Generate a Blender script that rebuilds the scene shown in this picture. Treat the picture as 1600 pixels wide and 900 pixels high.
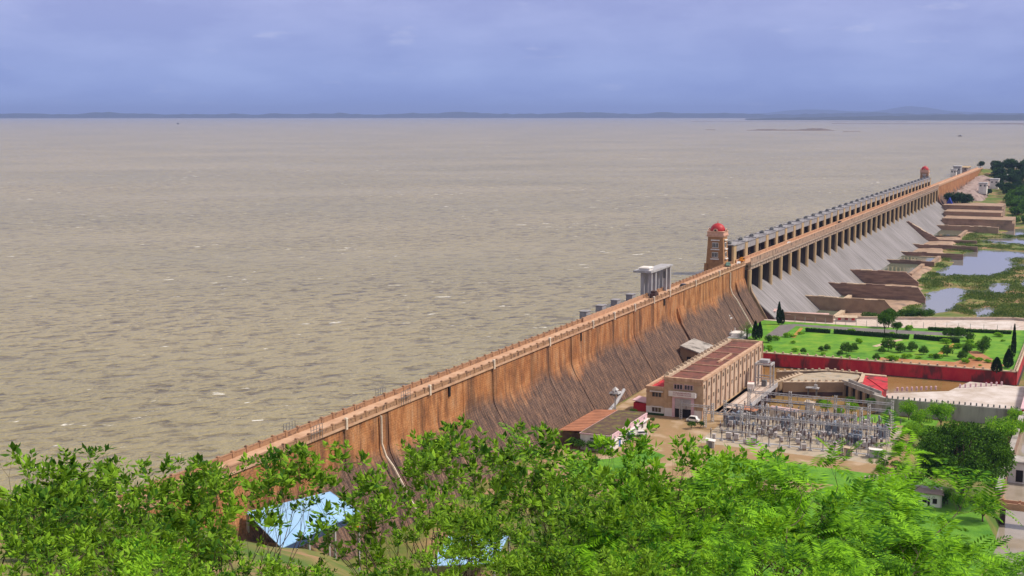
import bpy, bmesh, math, random
from mathutils import Vector, Matrix, noise as mnoise

# ------------------------------------------------------------------ camera
# site frame: X runs along the dam crest, Y is upstream, Z is up, metres; z = 0 is the power-house yard
SC = bpy.context.scene
for o in list(bpy.data.objects):
    bpy.data.objects.remove(o)
F_PX, CX, CY, YH, VPX = 2050.0, 800.0, 450.0, 178.0, 1745.0
CZ, CREST, LAKE = 93.0, 25.0, 21.0
PITCH = math.atan((CY - YH) / F_PX)
def ray0(px, py):
    u, v = (px - CX) / F_PX, (CY - py) / F_PX
    return (u, math.cos(PITCH) + v * math.sin(PITCH), -math.sin(PITCH) + v * math.cos(PITCH))
_d = ray0(VPX, YH)
HEAD = math.atan2(_d[0], _d[1])
_r = ray0(1165, 412)
_k = (CREST - CZ) / _r[2]
_ox, _oy = _r[0] * _k, _r[1] * _k
CAMX = -(_ox * math.sin(HEAD) + _oy * math.cos(HEAD))
CAMY = _ox * math.cos(HEAD) - _oy * math.sin(HEAD)
def site_dir(px, py):
    r = ray0(px, py)
    s = r[0] * math.sin(HEAD) + r[1] * math.cos(HEAD)
    t = r[0] * math.cos(HEAD) - r[1] * math.sin(HEAD)
    return (s, -t, r[2])
def PX(px, py, z=0.0):
    d = site_dir(px, py)
    k = (z - CZ) / d[2]
    return (CAMX + d[0] * k, CAMY + d[1] * k, z)
def along(px, py, dist):
    d = site_dir(px, py)
    h = math.hypot(d[0], d[1])
    k = dist / h
    return (CAMX + d[0] * k, CAMY + d[1] * k, CZ + d[2] * k)

cam = bpy.data.cameras.new('camera')
cam.sensor_width = 36.0
cam.lens = F_PX / 1600.0 * 36.0
cam.clip_start, cam.clip_end = 0.5, 120000.0
camo = bpy.data.objects.new('camera', cam)
SC.collection.objects.link(camo)
camo.location = (CAMX, CAMY, CZ)
camo.rotation_euler = (math.pi / 2 - PITCH, 0, HEAD - math.pi / 2)
SC.camera = camo

# ------------------------------------------------------------------ light
SUN_EL, SUN_AZ = math.radians(50), math.radians(-66)      # direction the light comes from, site frame
W = bpy.data.worlds.new('World')
SC.world = W
W.use_nodes = True
wn, wl = W.node_tree.nodes, W.node_tree.links
wn.clear()
w_out = wn.new('ShaderNodeOutputWorld')
w_bg = wn.new('ShaderNodeBackground'); w_bg.inputs['Strength'].default_value = 1.0
sky = wn.new('ShaderNodeTexSky'); sky.sky_type = 'NISHITA'; sky.sun_disc = False
sky.sun_elevation = SUN_EL
sky.sun_rotation = math.pi / 2 - SUN_AZ
sky.dust_density = 2.0
sky_s = wn.new('ShaderNodeMixRGB'); sky_s.blend_type = 'MULTIPLY'; sky_s.inputs['Fac'].default_value = 1.0
sky_s.inputs['Color2'].default_value = (0.10, 0.10, 0.10, 1)
wl.new(sky.outputs['Color'], sky_s.inputs['Color1'])
tc = wn.new('ShaderNodeTexCoord')
sep = wn.new('ShaderNodeSeparateXYZ'); wl.new(tc.outputs['Generated'], sep.inputs['Vector'])
ramp = wn.new('ShaderNodeValToRGB')                        # cloud deck: rain-blue low down, pale grey overhead
wl.new(sep.outputs['Z'], ramp.inputs['Fac'])
cr = ramp.color_ramp
cr.elements[0].position = 0.0; cr.elements[0].color = (0.250, 0.345, 0.675, 1)
cr.elements[1].position = 1.0; cr.elements[1].color = (0.50, 0.49, 0.48, 1)
for p_, c_ in ((0.03, (0.262, 0.347, 0.660, 1)), (0.08, (0.305, 0.355, 0.645, 1)), (0.16, (0.37, 0.395, 0.62, 1)), (0.4, (0.46, 0.46, 0.51, 1))):
    e_ = cr.elements.new(p_); e_.color = c_
mp = wn.new('ShaderNodeMapping'); mp.inputs['Scale'].default_value = (4.6, 4.6, 17.0)
wl.new(tc.outputs['Generated'], mp.inputs['Vector'])
n1 = wn.new('ShaderNodeTexNoise'); n1.inputs['Scale'].default_value = 1.6; n1.inputs['Detail'].default_value = 9; n1.inputs['Roughness'].default_value = 0.55
wl.new(mp.outputs['Vector'], n1.inputs['Vector'])
r1 = wn.new('ShaderNodeValToRGB'); wl.new(n1.outputs['Fac'], r1.inputs['Fac'])
r1.color_ramp.elements[0].position = 0.40; r1.color_ramp.elements[0].color = (0.88, 0.87, 0.92, 1)
r1.color_ramp.elements[1].position = 0.66; r1.color_ramp.elements[1].color = (1.17, 1.12, 1.06, 1)
mul = wn.new('ShaderNodeMixRGB'); mul.blend_type = 'MULTIPLY'; mul.inputs['Fac'].default_value = 1.0
wl.new(ramp.outputs['Color'], mul.inputs['Color1']); wl.new(r1.outputs['Color'], mul.inputs['Color2'])
mp2 = wn.new('ShaderNodeMapping'); mp2.inputs['Scale'].default_value = (9.0, 9.0, 38.0)
wl.new(tc.outputs['Generated'], mp2.inputs['Vector'])
n2 = wn.new('ShaderNodeTexNoise'); n2.inputs['Scale'].default_value = 2.4; n2.inputs['Detail'].default_value = 6
wl.new(mp2.outputs['Vector'], n2.inputs['Vector'])
r2 = wn.new('ShaderNodeValToRGB'); wl.new(n2.outputs['Fac'], r2.inputs['Fac'])
r2.color_ramp.elements[0].position = 0.63; r2.color_ramp.elements[0].color = (0, 0, 0, 1)
r2.color_ramp.elements[1].position = 0.78; r2.color_ramp.elements[1].color = (0.32, 0.32, 0.32, 1)
puff = wn.new('ShaderNodeMixRGB'); puff.inputs['Color2'].default_value = (0.62, 0.64, 0.80, 1)
wl.new(r2.outputs['Color'], puff.inputs['Fac']); wl.new(mul.outputs['Color'], puff.inputs['Color1'])
smix = wn.new('ShaderNodeMixRGB'); smix.inputs['Fac'].default_value = 0.10
wl.new(puff.outputs['Color'], smix.inputs['Color1']); wl.new(sky_s.outputs['Color'], smix.inputs['Color2'])
wl.new(smix.outputs['Color'], w_bg.inputs['Color'])
wl.new(w_bg.outputs['Background'], w_out.inputs['Surface'])

sun = bpy.data.lights.new('sun', 'SUN')
sun.energy = 3.4; sun.angle = math.radians(9); sun.color = (1.0, 0.90, 0.76)
suno = bpy.data.objects.new('sun', sun); SC.collection.objects.link(suno)
_sd = Vector((math.cos(SUN_EL) * math.cos(SUN_AZ), math.cos(SUN_EL) * math.sin(SUN_AZ), math.sin(SUN_EL)))
suno.rotation_euler = _sd.to_track_quat('Z', 'Y').to_euler()
suno.location = (-300, -200, 300)

VS = SC.view_settings
VS.view_transform = 'Standard'; VS.look = 'None'; VS.gamma = 1.0; VS.use_curve_mapping = False
VS.exposure = 0.34
SC.cycles.use_denoising = True
SC.cycles.max_bounces = 5
SC.cycles.diffuse_bounces = 3
SC.cycles.glossy_bounces = 2
SC.cycles.transparent_max_bounces = 6
SC.cycles.volume_bounces = 0
RNG = random.Random(7)
R = math.radians

# ------------------------------------------------------------------ materials
def M(name, c, c2=None, scale=0.5, rough=0.85, bump=0.0, bscale=None, metal=0.0, stretch=(1, 1, 1), lo=0.38, hi=0.62, spec=0.3, c3=None, trans=0.0):
    m = bpy.data.materials.new(name); m.use_nodes = True
    n, l = m.node_tree.nodes, m.node_tree.links
    b = n['Principled BSDF']
    b.inputs['Roughness'].default_value = rough; b.inputs['Metallic'].default_value = metal
    b.inputs['Specular IOR Level'].default_value = spec
    b.inputs['Base Color'].default_value = (*c, 1)
    if c2 is not None or bump:
        g = n.new('ShaderNodeNewGeometry')
        mp = n.new('ShaderNodeMapping'); mp.inputs['Scale'].default_value = stretch
        l.new(g.outputs['Position'], mp.inputs['Vector'])
    if c2 is not None:
        t = n.new('ShaderNodeTexNoise'); t.inputs['Scale'].default_value = scale; t.inputs['Detail'].default_value = 8
        t.inputs['Roughness'].default_value = 0.62
        l.new(mp.outputs['Vector'], t.inputs['Vector'])
        r = n.new('ShaderNodeValToRGB'); l.new(t.outputs['Fac'], r.inputs['Fac'])
        r.color_ramp.elements[0].position = lo; r.color_ramp.elements[0].color = (*c, 1)
        r.color_ramp.elements[1].position = hi; r.color_ramp.elements[1].color = (*c2, 1)
        if c3 is not None:
            e = r.color_ramp.elements.new((lo + hi) / 2); e.color = (*c3, 1)
        l.new(r.outputs['Color'], b.inputs['Base Color'])
    if bump:
        t2 = n.new('ShaderNodeTexNoise'); t2.inputs['Scale'].default_value = bscale or scale * 4; t2.inputs['Detail'].default_value = 6
        l.new(mp.outputs['Vector'], t2.inputs['Vector'])
        bp = n.new('ShaderNodeBump'); bp.inputs['Strength'].default_value = 0.6; bp.inputs['Distance'].default_value = bump
        l.new(t2.outputs['Fac'], bp.inputs['Height']); l.new(bp.outputs['Normal'], b.inputs['Normal'])
    return m

def foliage(name, c, c2, scale=1.5, trans=0.35):
    m = bpy.data.materials.new(name); m.use_nodes = True
    n, l = m.node_tree.nodes, m.node_tree.links
    n.clear()
    out = n.new('ShaderNodeOutputMaterial')
    g = n.new('ShaderNodeNewGeometry')
    t = n.new('ShaderNodeTexNoise'); t.inputs['Scale'].default_value = scale; t.inputs['Detail'].default_value = 4
    l.new(g.outputs['Position'], t.inputs['Vector'])
    ri = n.new('ShaderNodeMath'); ri.operation = 'MULTIPLY_ADD'; ri.inputs[1].default_value = 0.45; ri.inputs[2].default_value = -0.22
    l.new(g.outputs['Random Per Island'], ri.inputs[0])
    ad = n.new('ShaderNodeMath'); ad.operation = 'ADD'
    l.new(t.outputs['Fac'], ad.inputs[0]); l.new(ri.outputs[0], ad.inputs[1])
    r = n.new('ShaderNodeValToRGB'); l.new(ad.outputs[0], r.inputs['Fac'])
    r.color_ramp.elements[0].position = 0.3; r.color_ramp.elements[0].color = (*c, 1)
    r.color_ramp.elements[1].position = 0.7; r.color_ramp.elements[1].color = (*c2, 1)
    b = n.new('ShaderNodeBsdfPrincipled'); b.inputs['Roughness'].default_value = 0.65; b.inputs['Specular IOR Level'].default_value = 0.12
    l.new(r.outputs['Color'], b.inputs['Base Color'])
    if trans:
        tr = n.new('ShaderNodeBsdfTranslucent'); mx = n.new('ShaderNodeMixShader'); mx.inputs['Fac'].default_value = trans
        hs = n.new('ShaderNodeHueSaturation'); hs.inputs['Value'].default_value = 1.5; hs.inputs['Hue'].default_value = 0.485
        l.new(r.outputs['Color'], hs.inputs['Color']); l.new(hs.outputs['Color'], tr.inputs['Color'])
        l.new(b.outputs['BSDF'], mx.inputs[1]); l.new(tr.outputs['BSDF'], mx.inputs[2])
        l.new(mx.outputs['Shader'], out.inputs['Surface'])
    else:
        l.new(b.outputs['BSDF'], out.inputs['Surface'])
    return m

def node(m, kind, **kw):
    x = m.node_tree.nodes.new(kind)
    for k, v in kw.items():
        setattr(x, k, v)
    return x

def dam_face_material():
    """weathered ochre masonry: rust upper band, dark lichen on the batter, run-off streaks"""
    m = M('dam_masonry', (0.3, 0.12, 0.06)); n, l = m.node_tree.nodes, m.node_tree.links
    b = n['Principled BSDF']; b.inputs['Roughness'].default_value = 0.9
    g = n.new('ShaderNodeNewGeometry'); sp = n.new('ShaderNodeSeparateXYZ'); l.new(g.outputs['Position'], sp.inputs['Vector'])
    def noise(scale, stretch, detail=7, rough=0.6):
        mp = n.new('ShaderNodeMapping'); mp.inputs['Scale'].default_value = stretch; l.new(g.outputs['Position'], mp.inputs['Vector'])
        t = n.new('ShaderNodeTexNoise'); t.inputs['Scale'].default_value = scale; t.inputs['Detail'].default_value = detail; t.inputs['Roughness'].default_value = rough
        l.new(mp.outputs['Vector'], t.inputs['Vector']); return t.outputs['Fac']
    def rampc(f, pts):
        r = n.new('ShaderNodeValToRGB'); l.new(f, r.inputs['Fac'])
        r.color_ramp.elements[0].position, r.color_ramp.elements[0].color = pts[0][0], (*pts[0][1], 1)
        r.color_ramp.elements[1].position, r.color_ramp.elements[1].color = pts[-1][0], (*pts[-1][1], 1)
        for p, c in pts[1:-1]:
            e = r.color_ramp.elements.new(p); e.color = (*c, 1)
        return r.outputs['Color']
    def mix(f, a, c, mode='MIX'):
        x = n.new('ShaderNodeMixRGB'); x.blend_type = mode
        if isinstance(f, float): x.inputs['Fac'].default_value = f
        else: l.new(f, x.inputs['Fac'])
        for s, v in (('Color1', a), ('Color2', c)):
            if isinstance(v, tuple): x.inputs[s].default_value = (*v, 1)
            else: l.new(v, x.inputs[s])
        return x.outputs['Color']
    def math_(op, a, c):
        x = n.new('ShaderNodeMath'); x.operation = op
        for i, v in enumerate((a, c)):
            if isinstance(v, (int, float)): x.inputs[i].default_value = v
            else: l.new(v, x.inputs[i])
        return x.outputs[0]
    ochre = rampc(noise(0.35, (1, 1, 0.35)), [(0.30, (0.19, 0.080, 0.038)), (0.45, (0.40, 0.165, 0.062)), (0.58, (0.50, 0.240, 0.105)), (0.76, (0.42, 0.275, 0.175))])
    dark = rampc(noise(1.5, (1.0, 0.2, 0.15), 10, 0.78), [(0.28, (0.030, 0.024, 0.021)), (0.42, (0.065, 0.042, 0.036)), (0.52, (0.150, 0.092, 0.070)), (0.61, (0.29, 0.165, 0.105)), (0.72, (0.44, 0.31, 0.225))])
    # edge between the two bands wanders with height
    zz = math_('ADD', sp.outputs['Z'], math_('MULTIPLY', math_('SUBTRACT', noise(0.045, (1, 1, 0.2), 5), 0.5), 17.0))
    zz = math_('ADD', zz, math_('MULTIPLY', math_('SUBTRACT', noise(0.6, (1, 1, 0.25), 6), 0.5), 7.0))
    band = rampc(math_('DIVIDE', zz, 30.0), [(0.42, (1, 1, 1)), (0.50, (0.45, 0.45, 0.45)), (0.56, (0, 0, 0))])
    col = mix(band, ochre, dark)
    streak = rampc(noise(0.9, (1, 0.02, 0.03), 6, 0.7), [(0.55, (0, 0, 0)), (0.68, (1, 1, 1))])
    col = mix(math_('MULTIPLY', streak, 0.62), col, (0.075, 0.045, 0.038))
    pale = rampc(noise(1.3, (1, 0.02, 0.04), 5, 0.7), [(0.60, (0, 0, 0)), (0.72, (1, 1, 1))])
    col = mix(math_('MULTIPLY', pale, 0.45), col, (0.46, 0.33, 0.25))
    # seepage stains under the contraction joints, each its own width and depth
    rj = random.Random(3)
    stains = [-357, -346, -328, -311, -297, -283, -270, -256, -243, -231, -213, -199, -190, -175, -160, -148, -133, -118, -106, -88]
    low = rampc(math_('DIVIDE', math_('ADD', sp.outputs['Z'], math_('MULTIPLY', math_('SUBTRACT', noise(0.09, (1, 0.1, 0.1), 4), 0.5), 22.0)), 30.0), [(0.42, (0, 0, 0)), (0.56, (1, 1, 1)), (0.80, (1, 1, 1))])
    edge = math_('MULTIPLY', math_('SUBTRACT', noise(0.5, (1, 1, 0.5), 5), 0.5), 1.1)
    xw = math_('DIVIDE', math_('ADD', math_('ADD', sp.outputs['X'], edge), 430.0), 430.0)
    for part in (stains[:9], stains[9:18]):
        pts = [(0.0, (0, 0, 0))]
        for j in part:
            c = (j + 430) / 430; wd = rj.uniform(0.8, 2.1) / 430; k = rj.uniform(0.7, 1.0)
            pts += [(c - wd, (0, 0, 0)), (c, (k, k, k)), (c + wd * 1.2, (0, 0, 0))]
        sm = rampc(xw, pts + [(1.0, (0, 0, 0))])
        col = mix(math_('MULTIPLY', math_('MULTIPLY', sm, low), 0.85), col, (0.040, 0.028, 0.024))
    # darker top course below the coping
    top = rampc(math_('DIVIDE', math_('ADD', sp.outputs['Z'], math_('MULTIPLY', noise(0.8, (1, 1, 0.3)), 3.0)), 30.0), [(0.84, (0, 0, 0)), (0.875, (0.6, 0.6, 0.6))])
    col = mix(top, col, (0.17, 0.10, 0.075))
    wide = rampc(noise(0.30, (1, 0.04, 0.008), 4, 0.65), [(0.49, (0, 0, 0)), (0.58, (1, 1, 1))])
    brk = rampc(noise(0.16, (1, 1, 0.7), 6, 0.65), [(0.42, (0, 0, 0)), (0.54, (1, 1, 1))])
    wide = math_('MULTIPLY', wide, brk)
    col = mix(math_('MULTIPLY', wide, 0.5), col, (0.065, 0.042, 0.038))
    spk = rampc(noise(2.6, (1, 1, 1), 4, 0.8), [(0.35, (0.68, 0.68, 0.68)), (0.65, (1.25, 1.22, 1.2))])
    col = mix(0.8, col, spk, 'MULTIPLY')
    l.new(col, b.inputs['Base Color'])
    br = n.new('ShaderNodeTexBrick'); br.inputs['Scale'].default_value = 1.0
    br.inputs['Brick Width'].default_value = 1.5; br.inputs['Row Height'].default_value = 0.6; br.inputs['Mortar Size'].default_value = 0.05
    cb = n.new('ShaderNodeCombineXYZ'); l.new(sp.outputs['X'], cb.inputs[0]); l.new(sp.outputs['Z'], cb.inputs[1]); l.new(cb.outputs[0], br.inputs['Vector'])
    add = math_('ADD', math_('MULTIPLY', br.outputs['Fac'], -0.5), noise(1.4, (1, 1, 1), 6))
    bp = n.new('ShaderNodeBump'); bp.inputs['Strength'].default_value = 0.8; bp.inputs['Distance'].default_value = 0.25
    l.new(add, bp.inputs['Height']); l.new(bp.outputs['Normal'], b.inputs['Normal'])
    return m

def glacis_material():
    m = M('glacis_concrete', (0.3, 0.3, 0.3)); n, l = m.node_tree.nodes, m.node_tree.links
    b = n['Principled BSDF']; b.inputs['Roughness'].default_value = 0.7
    g = n.new('ShaderNodeNewGeometry')
    mp = n.new('ShaderNodeMapping'); mp.inputs['Scale'].default_value = (1, 0.008, 0.008); l.new(g.outputs['Position'], mp.inputs['Vector'])
    t = n.new('ShaderNodeTexNoise'); t.inputs['Scale'].default_value = 0.5; t.inputs['Detail'].default_value = 8; t.inputs['Roughness'].default_value = 0.7
    l.new(mp.outputs['Vector'], t.inputs['Vector'])
    r = n.new('ShaderNodeValToRGB'); l.new(t.outputs['Fac'], r.inputs['Fac'])
    r.color_ramp.elements[0].position = 0.3; r.color_ramp.elements[0].color = (0.075, 0.07, 0.07, 1)
    r.color_ramp.elements[1].position = 0.75; r.color_ramp.elements[1].color = (0.40, 0.385, 0.395, 1)
    for p_, c_ in ((0.43, (0.18, 0.17, 0.175)), (0.57, (0.27, 0.258, 0.266))):
        e = r.color_ramp.elements.new(p_); e.color = (*c_, 1)
    t3 = n.new('ShaderNodeTexNoise'); t3.inputs['Scale'].default_value = 0.05; t3.inputs['Detail'].default_value = 6
    l.new(g.outputs['Position'], t3.inputs['Vector'])
    mx = n.new('ShaderNodeMixRGB'); mx.blend_type = 'MULTIPLY'; mx.inputs['Fac'].default_value = 0.7
    r3 = n.new('ShaderNodeValToRGB'); l.new(t3.outputs['Fac'], r3.inputs['Fac'])
    r3.color_ramp.elements[0].position = 0.35; r3.color_ramp.elements[0].color = (0.72, 0.70, 0.68, 1)
    r3.color_ramp.elements[1].position = 0.65; r3.color_ramp.elements[1].color = (1.15, 1.13, 1.15, 1)
    l.new(r.outputs['Color'], mx.inputs['Color1']); l.new(r3.outputs['Color'], mx.inputs['Color2'])
    l.new(mx.outputs['Color'], b.inputs['Base Color'])
    return m

def lake_material():
    """silty brown reservoir, wind chop as bump, foam flecks where crests break"""
    m = M('lake_water', (0.33, 0.27, 0.19)); n, l = m.node_tree.nodes, m.node_tree.links
    b = n['Principled BSDF']; b.inputs['Roughness'].default_value = 0.22; b.inputs['IOR'].default_value = 1.33; b.inputs['Specular IOR Level'].default_value = 0.5
    g = n.new('ShaderNodeNewGeometry')
    def noise(scale, stretch, rot=0.0, detail=4, rough=0.55, dist=0.0):
        m0 = n.new('ShaderNodeMapping'); m0.inputs['Rotation'].default_value = (0, 0, rot)
        l.new(g.outputs['Position'], m0.inputs['Vector'])
        mp = n.new('ShaderNodeMapping'); mp.inputs['Scale'].default_value = stretch
        l.new(m0.outputs['Vector'], mp.inputs['Vector'])
        t = n.new('ShaderNodeTexNoise'); t.inputs['Scale'].default_value = scale; t.inputs['Detail'].default_value = detail; t.inputs['Roughness'].default_value = rough
        t.inputs['Distortion'].default_value = dist
        l.new(mp.outputs['Vector'], t.inputs['Vector']); return t.outputs['Fac']
    def math_(op, a, c):
        x = n.new('ShaderNodeMath'); x.operation = op
        for i, v in enumerate((a, c)):
            if isinstance(v, (int, float)): x.inputs[i].default_value = v
            else: l.new(v, x.inputs[i])
        return x.outputs[0]
    rot = R(131)
    w1 = noise(0.27, (1.0, 0.55, 1), rot, 5, 0.6, 0.5)
    w2 = noise(0.75, (1.0, 0.55, 1), rot + 0.3, 4, 0.6)
    w3 = noise(1.6, (1.0, 0.6, 1), rot - 0.2, 3)
    lane = n.new('ShaderNodeValToRGB'); l.new(noise(0.012, (1.0, 0.3, 1), rot + 0.25, 5, 0.55), lane.inputs['Fac'])
    lane.color_ramp.elements[0].position = 0.35; lane.color_ramp.elements[0].color = (0.6, 0.6, 0.6, 1)
    lane.color_ramp.elements[1].position = 0.65; lane.color_ramp.elements[1].color = (1, 1, 1, 1)
    h = math_('ADD', math_('ADD', math_('MULTIPLY', w1, 2.3), math_('MULTIPLY', w2, 0.9)), math_('MULTIPLY', w3, 0.22))
    bp = n.new('ShaderNodeBump'); bp.inputs['Strength'].default_value = 1.0; bp.inputs['Distance'].default_value = 1.0
    h = math_('MULTIPLY', h, lane.outputs['Color'])
    l.new(h, bp.inputs['Height']); l.new(bp.outputs['Normal'], b.inputs['Normal'])
    # silt clouds
    silt = n.new('ShaderNodeValToRGB'); l.new(noise(0.004, (1, 1, 1), 0, 6), silt.inputs['Fac'])
    silt.color_ramp.elements[0].position = 0.35; silt.color_ramp.elements[0].color = (0.300, 0.255, 0.118, 1)
    silt.color_ramp.elements[1].position = 0.65; silt.color_ramp.elements[1].color = (0.370, 0.308, 0.152, 1)
    # wave shading painted into the colour: darker olive in the troughs of the chop
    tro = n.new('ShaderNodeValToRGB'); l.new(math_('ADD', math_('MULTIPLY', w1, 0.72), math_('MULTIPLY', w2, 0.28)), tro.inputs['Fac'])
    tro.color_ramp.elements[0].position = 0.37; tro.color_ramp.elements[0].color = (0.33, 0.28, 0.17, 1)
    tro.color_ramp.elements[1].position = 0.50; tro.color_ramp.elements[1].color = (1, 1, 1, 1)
    wave_shade = n.new('ShaderNodeMixRGB'); wave_shade.blend_type = 'MULTIPLY'; l.new(lane.outputs['Color'], wave_shade.inputs['Fac'])
    l.new(silt.outputs['Color'], wave_shade.inputs['Color1']); l.new(tro.outputs['Color'], wave_shade.inputs['Color2'])
    f1 = noise(0.2, (1.0, 0.5, 1), rot, 6, 0.64)
    f2 = noise(0.013, (1, 1, 1), 0.4, 3)
    ff = math_('ADD', f1, math_('MULTIPLY', math_('SUBTRACT', f2, 0.5), 0.3))
    fr = n.new('ShaderNodeValToRGB'); l.new(ff, fr.inputs['Fac'])
    fr.color_ramp.elements[0].position = 0.685; fr.color_ramp.elements[0].color = (0, 0, 0, 1)
    fr.color_ramp.elements[1].position = 0.715; fr.color_ramp.elements[1].color = (0.85, 0.85, 0.85, 1)
    mx = n.new('ShaderNodeMixRGB'); l.new(fr.outputs['Color'], mx.inputs['Fac']); l.new(wave_shade.outputs['Color'], mx.inputs['Color1'])
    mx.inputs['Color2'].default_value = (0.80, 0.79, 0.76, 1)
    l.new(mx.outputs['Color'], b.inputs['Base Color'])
    rr = n.new('ShaderNodeMixRGB'); l.new(fr.outputs['Color'], rr.inputs['Fac']); rr.inputs['Color1'].default_value = (0.22,) * 3 + (1,); rr.inputs['Color2'].default_value = (0.9,) * 3 + (1,)
    l.new(rr.outputs['Color'], b.inputs['Roughness'])
    return m

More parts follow.
